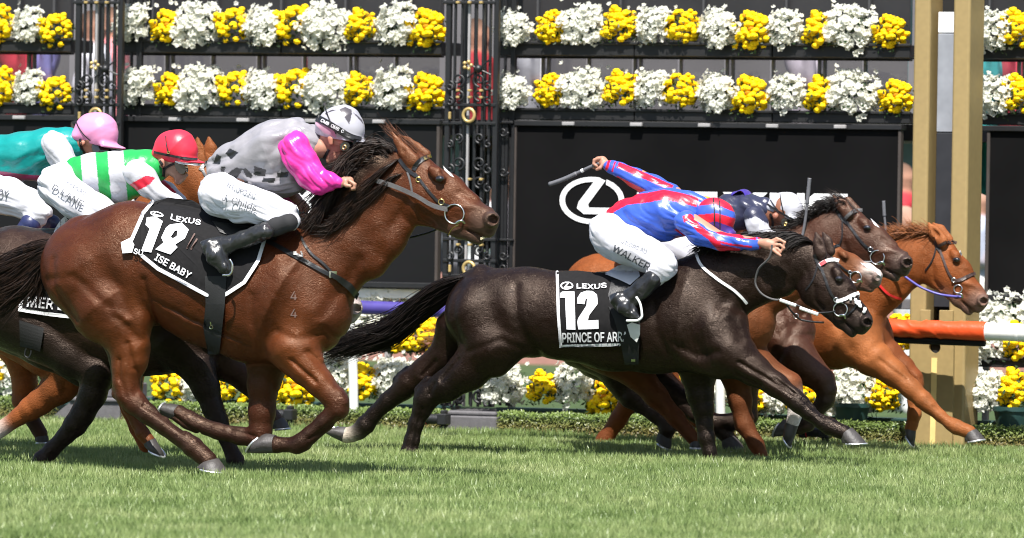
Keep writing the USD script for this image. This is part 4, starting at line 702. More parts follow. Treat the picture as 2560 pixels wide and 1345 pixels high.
    n9 = sg.Polygon([(425, 561), (455, 557), (472, 574), (462, 596), (438, 611), (444, 618), (426, 636), (388, 623), (409, 606), (403, 594), (415, 569)]).difference(sg.Polygon([(436, 578), (444, 575), (442, 590), (432, 596), (427, 592)]))
    put(k, 'numeral', D.sheet(n9, .020, .002, 10, .012, 6), 'cloth_white')
    ell = sg.Point(0, 0).buffer(1); el = sa.translate(sa.rotate(sa.scale(ell, 17, 6.5), 14, origin=(0, 0)), 392, 535); el2 = sa.translate(sa.rotate(sa.scale(ell, 13, 4), 14, origin=(0, 0)), 392, 535)
    put(k, 'emblem', D.sheet(el.difference(el2).union(sg.LineString([(388, 530), (384, 536), (402, 540)]).buffer(1.8)), .020, .002, 7, .012, 6), 'cloth_white')
    put(k, 'lettering', D.text('LEXUS', (424, 546), (1.32, .33), 13, .022, .002, True, lambda x, y: (x, y-2.5*np.sin(x/14)), .012, 0), 'cloth_white')
    put(k, 'lettering', D.text('SU', (332, 633), (1, .25), 13, .022, .002, True, None, .012, 0), 'cloth_white'); put(k, 'lettering', D.text('ISE BABY', (384, 648), (.82, .46), 17, .022, .002, True, None, .012, 0), 'cloth_white')
    put(k, 'emblem', D.sheet(sg.LineString([(468, 620), (486, 585)]).buffer(2).union(sg.LineString([(478, 622), (492, 598)]).buffer(2)), .019, .001, 8, .012, 6), 'brand_grey')
    g = thing('saddle', 'black racing saddle with wide girth and stirrup on the front bay horse', 'saddle', loc, 'racing saddles')
    put(g, 'girth', D.sheet(sg.Polygon([(512, 690), (566, 690), (562, 760), (548, 886), (520, 886), (508, 820), (514, 760)]), .020, .006, 14), 'girth_black', smooth=40)
    put(g, 'girth_buckle', D.sheet(sg.Point(528, 818).buffer(5).difference(sg.Point(528, 818).buffer(3)).union(sg.LineString([(526, 806), (527, 812)]).buffer(1.5)), .028, .003, 6), 'steel')
    put(g, 'saddle_seat', D.sheet(sg.Polygon([(530, 552), (620, 565), (700, 575), (690, 600), (600, 596), (550, 580)]), .022, .008, 14), 'black_leather', smooth=40)
    a = np.linspace(-.6, math.pi+.5, 26); put(g, 'stirrup_iron', line3([(574, 648, -.42), (581, 662, -.42), (580, 678, -.42), (570, 688, -.42), (556, 688, -.42)], Y1, .006), 'steel', smooth=True)
    # breastplate
    q = thing('breastplate', 'black leather breastplate strap across the front bay horse chest', 'breastplate', loc)
    put(q, 'shoulder_strap', D.strap([(662, 598), (730, 635), (790, 668), (830, 690)], 11, .006), 'black_leather'); put(q, 'neck_strap', D.strap([(752, 590), (775, 630), (810, 660), (832, 684)], 6, .006), 'black_leather')
    put(q, 'chest_pad', D.sheet(sg.Polygon([(828, 680), (850, 690), (880, 710), (898, 735), (892, 750), (870, 725), (840, 700), (826, 692)]), .008, .012, 8), 'black_leather', smooth=40)
    put(q, 'buckle', D.sheet(sg.box(823, 678, 842, 694).difference(sg.box(829, 683, 836, 689)), .012, .005, 6), 'steel'); put(q, 'buckle', D.sheet(sg.box(733, 628, 741, 637), .012, .004, 6), 'steel'); put(q, 'strap_end', D.strap([(742, 634), (756, 640), (752, 628)], 4, .008), 'black_leather')
    # bridle
    r = thing('bridle', 'black bridle with big steel bit ring on the front bay horse', 'bridle', W(1100, 480, Y1), 'bridles')
    put(r, 'browband', D.strap([(1033, 425), (1046, 405), (1065, 393), (1079, 390)], 11, .003, .006), 'black_leather'); put(r, 'browband_badge', D.strap([(1060, 396), (1078, 389)], 9, .011, .002), 'brass')
    put(r, 'headpiece', D.strap([(998, 398), (1020, 425), (1040, 440)], 9, .004), 'black_leather'); put(r, 'cheekpiece', D.strap([(1036, 432), (1050, 450), (1075, 482), (1098, 505), (1122, 514)], 6.5, .004), 'black_leather')
    put(r, 'throat_strap', D.strap([(1018, 430), (1025, 452), (1030, 480)], 5, .003), 'rein_rubber')
    bit(r, D, (1046, 449), 6, .006, 'buckle', 'brass', .0035); bit(r, D, (1103, 505), 7, .006, 'buckle', 'brass', .0035); bit(r, D, (1136, 535), 24, .008)
    put(r, 'bit_mouthpiece', line3([(1140, 558, -.13), (1152, 552, -.13), (1162, 558, -.10)], Y1, .007), 'steel', smooth=True)
    P = spline([(930, 449), (975, 462), (1040, 490), (1085, 515), (1118, 523)], 26); y = D.Y(P[:, 0], P[:, 1])-.03; a, c2 = W(P[:, 0], P[:, 1]-6, y), W(P[:, 0], P[:, 1]+6, y); off = np.array([0, .005, 0])
    v = np.vstack([a, c2, c2+off, a+off]); i = np.arange(25); f = np.vstack([np.vstack([np.stack([u*26+i, u*26+i+1, w_*26+i+1], 1), np.stack([u*26+i, w_*26+i+1, w_*26+i], 1)]) for u, w_ in ((1, 0), (0, 3), (3, 2), (2, 1))])
    put(r, 'rein', (v, f), 'rein_rubber', smooth=40); put(r, 'rein', line3([(1095, 572, .1), (1060, 585, .14), (1000, 598, .14), (960, 602, .12)], Y1, .006), 'black_leather')
    put(r, 'curb_strap', line3([(1147, 562, -.12), (1130, 572, -.1), (1121, 588, -.05), (1124, 580, 0)], Y1, .003), 'brass')
horse_bay()
# ---- the other horses share the head's build, turned and sized to each
class Head:
    A0, B0 = complex(1079, 390), complex(1231, 550)
    def __init__(s, a, b):
        a, b = complex(*a), complex(*b); s.m = (b-a)/(s.B0-s.A0); s.a = a; s.k = abs(s.m)
    def p(s, x, y): z = s.a+(complex(x, y)-s.A0)*s.m; return z.real, z.imag
    def pts(s, L): return [s.p(q[0], q[1])+tuple(v*s.k if i == 0 else v for i, v in enumerate(q[2:])) for q in L]
    def add(s, b, mz='m', blaze=None):
        c = lambda L, **k: b.chain(s.pts(L), **k)
        c([(1040, 440, 55), (1054, 482, 80)], q=.52, k=.03); c([(1054, 482, 80, 0, .5), (1108, 502, 70, 0, .52), (1160, 530, 53, 0, .62), (1200, 550, 40, 0, .75)], k=.03)
        c([(1200, 550, 40), (1214, 552, 35)], q=.85, c=mz, k=.03); c([(1216, 568, 26), (1222, 578, 16)], q=1.2, c=mz, k=.02)
        c([(1100, 552, 24), (1150, 574, 22), (1188, 592, 15), (1198, 600, 12)], q=1.1, c=mz, k=.02)
        c([(1228, 548, 21)], dy=-.05, c=mz, k=.015); c([(1231, 550, 12)], dy=-.08, q=2., c='n', k=.006, sub=True)
        c([(1092, 438, 12), (1106, 446, 9)], dy=-.058, k=.03); c([(1100, 447, 7)], dy=-.07, c='e', k=.01); c([(1080, 424, 10), (1096, 426, 8)], dy=-.05, k=.03)
        c([(1165, 575, 3.5), (1190, 586, 3.5), (1213, 596, 3)], dy=-.06, q=5., k=.006, sub=True)
        for L, g, a in (([(1014, 500), (1030, 545), (1060, 562)], 8, .012), ([(1120, 520), (1165, 515), (1200, 520)], 8, -.009), ([(1125, 480), (1170, 505), (1205, 525)], 7, .008), ([(1120, 545), (1150, 560)], 8, .006)):
            b.stroke([s.p(*q) for q in L], g*s.k, a)
    def bridle(s, D, label, tname='bridle', band='black_leather', nose=None, ringr=22, loc=None, cheek='black_leather'):
        P = lambda L: [s.p(*q) for q in L]
        r = thing('bridle', label, 'bridle', loc, 'bridles')
        put(r, 'browband', D.strap(P([(1026, 425), (1044, 404), (1063, 393), (1082, 391)]), 11*s.k, .004, .006), band)
        put(r, 'headpiece', D.strap(P([(1000, 398), (1018, 420), (1036, 436)]), 9*s.k, .004), 'black_leather')
        put(r, 'cheekpiece', D.strap(P([(1032, 430), (1050, 450), (1075, 482), (1098, 505), (1122, 518)]), 8*s.k, .004), cheek)
        put(r, 'throat_strap', D.strap(P([(1020, 430), (1022, 470), (1010, 515)]), 4.5*s.k, .003), 'black_leather')
        if nose: put(r, 'noseband', D.strap(P([(1115, 518), (1135, 505), (1160, 480), (1176, 468)]), 11*s.k, .006, .006), nose)
        bit(r, D, s.p(1136, 538), ringr*s.k, .008); bit(r, D, s.p(1113, 514), 7*s.k, .006, 'buckle', 'steel', .003)
        z = [s.p(1140, 556)+(-.12,), s.p(1152, 552)+(-.13,), s.p(1160, 560)+(-.10,)]; put(r, 'bit_mouthpiece', line3(z, D.B[0].Y, .008), 'steel', smooth=True)
        return r

Y4 = 39.2
def horse_black():
    b = Body(Y4, .035); c = b.chain; h = Head((2096, 650), (2168, 806))
    c([(1222, 778, 107, 0, .88), (1320, 780, 108, 0, .88), (1420, 790, 107, 0, .85), (1530, 803, 120, 0, .78), (1640, 806, 124, 0, .74), (1730, 800, 124, 0, .72), (1775, 805, 92, 0, .95)], k=.06)
    c([(1165, 705, 24), (1200, 700, 40)], q=1.)
    N = -.11
    c([(1195, 785, 82, .02), (1228, 860, 68), (1172, 925, 50)], dy=N, k=.05); c([(1285, 850, 46), (1240, 905, 38)], dy=N); c([(1172, 925, 50), (1115, 965, 38), (1075, 985, 31)], dy=N, c='d')
    c([(1075, 985, 31), (1064, 1000, 30), (1056, 1022, 24)], dy=N, c='d', k=.02); c([(1046, 975, 11), (1070, 950, 11)], dy=N, c='d', k=.02)
    c([(1056, 1022, 23), (1040, 1060, 19), (1030, 1100, 19), (1024, 1130, 22), (1018, 1146, 20)], dy=N, c='d', k=.02)
    c([(1150, 830, 66), (1122, 885, 46), (1065, 930, 37), (1022, 958, 32), (1010, 972, 28)], dy=.11, k=.03); c([(992, 950, 11), (1020, 925, 11)], dy=.11, c='d', k=.02)
    c([(1010, 972, 28), (970, 1002, 22), (935, 1036, 19), (914, 1062, 23)], dy=.11, c='d', k=.02); c([(914, 1062, 23), (898, 1078, 20), (880, 1086, 19)], dy=.11, c='d', k=.02); c([(880, 1086, 19), (868, 1088, 20)], dy=.11, c='w', k=.012)
    M = -.11
    c([(1800, 835, 82, .04, .75), (1828, 882, 60), (1885, 925, 38), (1940, 962, 28), (1982, 994, 25)], dy=M, k=.04); c([(1745, 880, 55, .04), (1800, 915, 34)], dy=M)
    c([(1982, 994, 25), (2000, 1010, 24), (2022, 1030, 20)], dy=M, c='d', k=.02); c([(2022, 1030, 20), (2056, 1056, 18), (2074, 1066, 21), (2096, 1076, 18), (2112, 1082, 19)], dy=M, c='d', k=.02)
    c([(1760, 860, 75), (1746, 930, 45), (1750, 985, 32), (1757, 1020, 27)], dy=.10, c='d'); c([(1757, 1020, 27), (1762, 1062, 21), (1766, 1094, 21), (1774, 1130, 17), (1786, 1172, 15)], dy=.10, c='d', k=.02)
    c([(1740, 745, 108, 0, .72), (1800, 712, 95, 0, .58), (1860, 690, 82, 0, .5), (1930, 664, 70, 0, .48), (1990, 652, 60, 0, .5), (2030, 660, 46, 0, .55)], k=.05); c([(1895, 725, 30), (1960, 715, 26)], q=.9, k=.05)
    c([(1168, 702, 17), (1110, 728, 26), (1040, 775, 28), (970, 828, 24), (900, 855, 15)], q=.8, c='d', k=.02); h.add(b); c([(2052, 632, 16), (2046, 606, 14), (2040, 582, 4)], dy=-.05, q=.6, k=.012, c='r'); c([(2050, 612, 7), (2044, 596, 5)], dy=-.075, k=.005, sub=True)
    c([(2075, 628, 14), (2068, 604, 13), (2058, 582, 4)], dy=.08, q=.6, k=.012, c='r')
    s = b.stroke
    s([(1150, 720), (1142, 790), (1160, 860)], 12, .012); s([(1290, 720), (1300, 800), (1330, 880)], 14, .014); s([(1230, 700), (1280, 790), (1270, 850)], 26, -.012); s([(1180, 880), (1260, 850), (1300, 870)], 9, .008)
    s([(1640, 760), (1650, 840), (1680, 900)], 12, .010); s([(1720, 690), (1760, 780), (1790, 850)], 32, -.014); s([(1690, 860), (1740, 890), (1800, 880)], 11, .012); s([(1840, 740), (1830, 800), (1850, 850)], 11, .014)
    s([(1850, 690), (1800, 760), (1790, 810)], 12, .010); s([(1900, 640), (1880, 690), (1900, 740)], 14, -.008); s([(1860, 650), (1960, 630)], 9, .008); s([(1850, 905), (1920, 950), (1975, 985)], 5, .008); s([(1840, 930), (1900, 962)], 5, .006); s([(2000, 1000), (2050, 1045)], 4, .006); s([(1935, 948), (1985, 988)], 4, .007); s([(1052, 1020), (1034, 1070), (1026, 1120)], 4, .006); s([(1085, 960), (1072, 985)], 6, .007); s([(1150, 900), (1105, 950)], 6, .009); s([(1000, 985), (950, 1030)], 4, .006); s([(1060, 905), (1025, 940)], 6, .008); s([(1755, 960), (1760, 1020)], 5, .006); s([(1770, 1100), (1778, 1150)], 4, .005)
    for i in range(9): s([(1660+i*14, 840-(i % 3)*10), (1668+i*14, 880), (1664+i*14, 912)], 4, .0018)
    for i in range(7): s([(1870+i*20, 660+(i % 2)*18), (1885+i*20, 690), (1880+i*20, 712)], 6, .0025)
    b.build(.0085, noise=.0045, nscale=7, seed=2)
    pal = dict(b=(.0105, .0054, .0038), d=(.0052, .0034, .0029), m=(.020, .014, .012), n=(.04, .012, .01), e=(.02, .012, .01), w=(.6, .52, .42), r=(.028, .017, .014))
    t = thing('racehorse', 'almost black horse with long dark tail, wearing the saddle cloth numbered 12', 'horse', W(1500, 1160, Y4)*[1, 1, 0], 'racehorses in the gallop')
    put(t, 'body', (b.v, b.fc), 'black_coat', True, b.colors(pal))
    D = Drape(b); HORSES['black'] = (b, D)
    hoof(t, Y4, (2116, 1080), 19, (2166, 1108), (2107, 1109), -.11); hoof(t, Y4, (866, 1088), 20, (806, 1078), (852, 1066), .11, True); hoof(t, Y4, (1016, 1144), 18, (1020, 1166), (994, 1166), -.11); hoof(t, Y4, (1788, 1168), 15, (1806, 1188), (1772, 1188), .10)
    eye(t, D, *h.p(1099, 446), 8.5)
    S, w = hairs(Y4, [(1165, 690, -.02), (1110, 700, -.04), (1040, 745, -.04), (960, 815, -.04), (880, 845, -.04), (800, 885, -.03)], [(1160, 712, .02), (1128, 745, .02), (1050, 800, .03), (980, 850, .03), (900, 870, .02), (815, 888, 0)], 620, .008, .035, 11, (-.06, .06), .02, .35); curves(t, 'tail', S, w, 'hair_black')
    S, w = hairs(Y4, [(1760, 640, 0), (1850, 606, 0), (1930, 590, 0), (2030, 600, 0)], [(1740, 640, -.08), (1830, 625, -.08), (1910, 615, -.08), (1990, 620, -.08)], 1, .006)
    A_, B_ = [], []
    for i, x in enumerate(np.linspace(1790, 2035, 50)):
        y0 = np.interp(x, [1750, 1850, 1930, 2000, 2035], [628, 606, 592, 590, 608]); a, b2 = hairs(Y4, [(x, y0+4, 0), (x-18, y0-10, -.03), (x-50, y0-4, -.06), (x-80, y0+12, -.09)], [(x+5, y0+6, 0), (x-12, y0-4, -.04), (x-40, y0+10, -.08), (x-60, y0+26, -.1)], 9, .006, .02, 30+i, (-.03, .03), .012); A_ += a; B_ += b2
    curves(t, 'mane', A_, B_, 'hair_black')
    loc = W(1470, 720, Y4-.3)
    k = thing('saddle_cloth', 'black saddle cloth with white edge and number 12 on the almost black horse', 'saddle cloth', loc, 'numbered saddle cloths')
    put(k, 'cloth', D.sheet(sg.Polygon([(1391, 680), (1440, 676), (1520, 684), (1560, 690), (1560, 800), (1548, 866), (1400, 869), (1394, 790)]), .010, .004, 12, .010, 6), 'cloth_black', smooth=40)
    put(k, 'white_edge', D.sheet(sg.LineString([(1393, 680), (1396, 790), (1402, 866), (1548, 862)]).buffer(3.6, join_style='mitre'), .016, .003, 9, .010, 6), 'cloth_white', smooth=40)
    q = lambda L: [(1340+x/4.203, 640+y/4.203) for x, y in L]
    put(k, 'numeral', D.sheet(sg.Polygon(q([(255, 390), (280, 370), (404, 372), (415, 775), (320, 772), (306, 440), (256, 438)])), .018, .002, 10, .010, 6), 'cloth_white')
    put(k, 'numeral', D.sheet(sg.Polygon(q([(432, 500), (434, 440), (470, 385), (530, 365), (595, 368), (640, 405), (650, 500), (560, 620), (545, 676), (655, 672), (660, 765), (445, 772), (432, 690), (445, 650), (530, 520), (537, 450), (522, 445), (510, 505)])), .018, .002, 10, .010, 6), 'cloth_white')
    ell = sg.Point(0, 0).buffer(1); put(k, 'emblem', D.sheet(sa.translate(sa.scale(ell, 16, 10), 1417, 714).difference(sa.translate(sa.scale(ell, 12.5, 7), 1417, 714)).union(sg.LineString([(1420, 708), (1412, 718), (1430, 718)]).buffer(1.8)), .018, .002, 7, .010, 6), 'cloth_white')
    put(k, 'lettering', D.text('LEXUS', (1440, 722), (1.45, -.03), 12, .022, .002, True, lambda x, y: (x, y+1.5*np.sin(x/9)), .012, 0), 'cloth_white'); put(k, 'lettering', D.text('PRINCE OF ARRA', (1404, 856), (.63, -.012), 23, .022, .002, True, None, .012, 0), 'cloth_white')
    put(k, 'emblem', D.sheet(sg.LineString([(1498, 790), (1518, 776)]).buffer(1.2).union(sg.LineString([(1510, 806), (1522, 792)]).buffer(1.5)), .018, .001, 6), 'brand_grey')
    g = thing('saddle', 'black racing saddle with girth and white pad on the almost black horse', 'saddle', loc, 'racing saddles')
    put(g, 'saddle_pad', D.sheet(sg.Polygon([(1510, 684), (1545, 664), (1590, 655), (1600, 690), (1575, 712), (1550, 700)]), .03, .01, 10), 'cloth_white', smooth=40)
    put(g, 'saddle_flap', D.sheet(sg.Polygon([(1528, 700), (1570, 700), (1580, 760), (1545, 780), (1520, 740)]), .022, .006, 10), 'black_leather', smooth=40)
    put(g, 'girth', D.sheet(sg.Polygon([(1520, 765), (1570, 790), (1600, 800), (1598, 860), (1596, 912), (1562, 912), (1552, 860), (1536, 800)]), .022, .006, 12), 'girth_black', smooth=40)
    put(g, 'stirrup_guard', D.sheet(sg.Polygon([(1567, 812), (1580, 806), (1600, 812), (1600, 836), (1592, 856), (1576, 842)]), .036, .005, 9), 'strap_white'); put(g, 'girth_buckle', D.sheet(sg.box(1578, 898, 1588, 904), .03, .004, 6), 'steel')
    put(g, 'stirrup_iron', line3([(1590, 742, -.38), (1602, 765, -.38), (1605, 790, -.38), (1590, 802, -.38), (1566, 802, -.38)], Y4, .008), 'strap_white', smooth=True)
    q = thing('breastplate', 'white edged breastplate strap on the almost black horse', 'breastplate', loc); put(q, 'shoulder_strap', D.strap([(1738, 622), (1748, 655), (1790, 695), (1840, 730), (1868, 760)], 7, .006), 'strap_white')
    r = h.bridle(D, 'bridle with red and white browband on the almost black horse', band='strap_white', nose='strap_white', loc=W(2090, 700, Y4))
    put(r, 'browband_end', D.strap([h.p(1028, 423), h.p(1042, 406)], 11.5*h.k, .009, .004), 'band_red')
    rr = np.random.default_rng(3); fl = []
    for i in range(18):
        x, y = [(2138, 745), (2146, 756), (2152, 766), (2160, 774)][i % 4]; ic = trimesh.creation.icosphere(1, .006+.006*rr.random()); ic.apply_translation(D.at([x+rr.normal()*4], [y+rr.normal()*4], .018)[0]); fl.append(ic)
    put(r, 'noseband_fleece', cat(fl), 'fleece_white', smooth=True, kind='stuff')
    put(r, 'nose_strap', D.strap([h.p(1176, 470), h.p(1180, 500), h.p(1160, 550)], 5, .005), 'black_leather')
    put(r, 'rein', line3([(1930, 612, -.25), (1925, 640, -.24), (1895, 675, -.2), (1888, 705, -.18), (1905, 735, -.17), (1945, 750, -.15)], Y4, .0065), 'rein_rubber'); put(r, 'rein', line3([(1945, 748, -.15), (1980, 758, -.14), (2050, 782, -.14), (2088, 778, -.14)], Y4, .006), 'black_leather')
    put(r, 'rein_grip', line3([(1950, 750, -.17), (1990, 764, -.16)], Y4, .011), 'strap_white'); put(r, 'rein_grip', line3([(2000, 770, -.16), (2045, 786, -.16)], Y4, .011), 'strap_white')
    put(r, 'martingale', line3([(1966, 760, -.1), (1985, 785, -.05), (2005, 800, 0), (2060, 806, 0)], Y4, .006), 'black_leather'); bit(r, D, (1990, 790), 6, 0, 'martingale_ring', 'steel', .003)
horse_black()

Y5 = 40.6
def horse_brown():
    b = Body(Y5, .035); c = b.chain; h = Head((2154, 524), (2268, 657))
    c([(1440, 790, 95, 0, .85), (1560, 790, 100, 0, .8), (1700, 800, 115, 0, .74), (1800, 800, 122, 0, .72), (1880, 800, 120, 0, .72), (1925, 800, 98, 0, .95)], k=.06); c([(1960, 860, 60, -.05), (1985, 830, 55, -.02)], k=.05)
    N = -.11
    c([(1470, 850, 80), (1535, 900, 56), (1550, 940, 42), (1562, 970, 32)], dy=N, c='d', k=.04); c([(1562, 970, 32), (1578, 992, 29), (1600, 1010, 22)], dy=N, c='d', k=.02); c([(1548, 990, 9), (1545, 960, 10)], dy=N, c='d', k=.02); c([(1600, 1010, 21), (1635, 1036, 18), (1664, 1060, 18), (1668, 1072, 20), (1664, 1090, 17)], dy=N, c='d', k=.02)
    c([(1500, 880, 70), (1640, 960, 45), (1720, 1010, 30), (1790, 1062, 21), (1818, 1090, 20)], dy=.12, c='d')
    M = -.11
    c([(1950, 850, 80, .04, .8), (1985, 890, 55), (2020, 922, 40), (2055, 950, 30), (2066, 975, 25)], dy=M, c='l', k=.04); c([(2066, 975, 25), (2064, 1000, 22), (2040, 1030, 18), (2018, 1058, 20), (2000, 1068, 17), (1978, 1070, 17)], dy=M, c='d', k=.02)
    c([(1860, 880, 80), (1856, 950, 44), (1862, 1000, 30), (1868, 1040, 26)], dy=.10, c='l'); c([(1868, 1040, 26), (1830, 1054, 20), (1780, 1052, 18), (1740, 1036, 20), (1722, 1026, 18)], dy=.10, c='d', k=.02)
    c([(1870, 720, 110, 0, .7), (1940, 680, 98, 0, .55), (2010, 640, 86, 0, .48), (2070, 600, 74, 0, .46), (2105, 575, 58, 0, .5)], k=.05); c([(1985, 740, 60), (2030, 690, 40)], q=.85, k=.05)
    h.add(b, 'm'); c([(2120, 535, 18), (2104, 512, 16), (2084, 490, 4)], dy=-.06, q=.6, k=.012, c='r'); c([(2110, 512, 8), (2098, 500, 5)], dy=-.085, k=.005, sub=True); c([(2140, 530, 16), (2120, 505, 13), (2100, 496, 4)], dy=.08, q=.6, k=.012, c='r')
    s = b.stroke; s([(1540, 930), (1556, 985)], 7, .009); s([(1860, 780), (1900, 860), (1960, 900)], 14, .012); s([(1990, 780), (1975, 850), (1940, 920)], 10, .012); s([(2080, 540), (2050, 620), (2010, 700)], 12, .008); s([(1920, 760), (1950, 840)], 30, -.012)
    for i in range(12): s([(1880+i*10, 770+(i % 4)*22), (1900+i*10, 790+(i % 3)*24)], 5, .004)
    b.build(.011, noise=.005, nscale=8, seed=3)
    pal = dict(b=(.046, .0155, .0082), l=(.042, .0145, .0075), d=(.013, .0076, .0062), m=(.05, .032, .027), n=(.09, .02, .02), e=(.03, .014, .01), r=(.06, .025, .015))
    t = thing('racehorse', 'dark brown horse with raised head and small white forehead mark, behind the almost black horse', 'horse', W(1800, 1130, Y5)*[1, 1, 0], 'racehorses in the gallop')
    put(t, 'body', (b.v, b.fc), 'brown_coat', True, b.colors(pal)); D = Drape(b); HORSES['brown'] = (b, D)
    hoof(t, Y5, (1972, 1070), 17, (1934, 1092), (1958, 1048), -.11); hoof(t, Y5, (1662, 1086), 18, (1676, 1124), (1640, 1104), -.11); hoof(t, Y5, (1716, 1022), 17, (1674, 1022), (1712, 1000), .1, True); hoof(t, Y5, (1822, 1096), 20, (1864, 1128), (1808, 1128), .12)
    eye(t, D, *h.p(1099, 446), 8.5)
    A_, B_ = [], []
    for i, x in enumerate(np.linspace(1960, 2125, 44)):
        y0 = np.interp(x, [1960, 2030, 2090, 2125], [606, 560, 524, 522]); a, b2 = hairs(Y5, [(x, y0+6, 0), (x-10, y0-12, -.02), (x-26, y0-14, -.03), (x-46, y0+4, -.04)], [(x+5, y0+8, 0), (x-4, y0-12, -.03), (x-20, y0-22, -.05), (x-42, y0-10, -.06)], 8, .006, .03, 60+i, (-.04, .04), .015); A_ += a; B_ += b2
    curves(t, 'mane', A_, B_, 'hair_black'); S, w = hairs(Y5, [(2135, 528), (2110, 505), (2075, 482), (2070, 478)], [(2150, 530), (2120, 512), (2090, 496), (2062, 500)], 40, .005, .02, 61, (-.02, .03)); curves(t, 'forelock', S, w, 'hair_dark_brown')
    put(t, 'blaze', D.sheet(sg.Polygon([(2176, 545), (2188, 556), (2199, 569), (2186, 562)]), .002, .001, 6), 'cloth_white')
    r = h.bridle(D, 'black bridle with grey browband on the dark brown horse', band='rein_rubber', loc=W(2170, 580, Y5)); put(r, 'rein', line3([(2178, 655, -.12), (2150, 655, -.14), (2110, 660, -.15), (2060, 668, -.15)], Y5, .009), 'black_leather'); put(r, 'rein', line3([(2215, 660, -.1), (2250, 685, -.1), (2300, 720, 0), (2340, 730, .1)], Y5, .006), 'black_leather') if 0 else None
horse_brown()

Y7 = 39.95
def horse_white_nose():
    b = Body(Y7, .035); c = b.chain; h = Head((2098, 612), (2194, 694)); h.k *= 1.0
    c([(1480, 800, 80, 0, .85), (1650, 810, 95, 0, .8), (1780, 800, 105, 0, .75), (1850, 800, 92, 0, .85)], k=.06); c([(1850, 740, 80, 0, .6), (1930, 705, 70, 0, .52), (2010, 672, 60, 0, .5), (2060, 652, 50, 0, .5)], k=.05)
    h.add(b, 'm'); c([(2170, 672, 16), (2196, 688, 12)], dy=-.01, c='w', k=.012)
    c([(1500, 860, 70), (1590, 930, 40), (1640, 990, 28), (1690, 1045, 20), (1735, 1098, 17)], dy=.1, c='l'); c([(1480, 850, 70), (1470, 920, 40), (1450, 1000, 25)], dy=-.1, c='l') if 0 else None
    c([(1800, 860, 70), (1840, 930, 40), (1850, 1000, 28), (1860, 1060, 22), (1890, 1110, 18), (1905, 1140, 16)], dy=.1, c='l'); c([(1830, 850, 70), (1900, 920, 40), (1975, 960, 28), (1988, 1000, 24)], dy=.02, c='l'); c([(1988, 1000, 24), (1988, 1035, 18), (1982, 1056, 17)], dy=.02, c='w', k=.015)
    b.build(.013, noise=.006, nscale=8, seed=4); pal = dict(b=(.13, .04, .014), l=(.10, .03, .011), m=(.10, .06, .05), n=(.16, .03, .03), e=(.03, .014, .01), w=(.62, .56, .52), r=(.1, .04, .02))
    t = thing('racehorse', 'chestnut horse of which mainly the white nose shows, between the black and brown heads', 'horse', W(1800, 1130, Y7)*[1, 1, 0], 'racehorses in the gallop')
    put(t, 'body', (b.v, b.fc), 'chestnut_coat', True, b.colors(pal)); D = Drape(b); HORSES['nose'] = (b, D)
    put(t, 'blaze', D.sheet(sg.Polygon([(2150, 656), (2164, 660), (2186, 668), (2200, 680), (2204, 696), (2190, 680), (2168, 670)]), .003, .001, 6), 'cloth_white')
    hoof(t, Y7, (1740, 1102), 15, (1752, 1120), (1724, 1118), .1); hoof(t, Y7, (1906, 1140), 15, (1922, 1158), (1892, 1158), .1); hoof(t, Y7, (1980, 1060), 17, (1976, 1118), (1958, 1086), .02, True)
    r = h.bridle(D, 'bit ring and bridle on the white nosed chestnut horse', loc=W(2140, 660, Y7), ringr=24)
horse_white_nose()

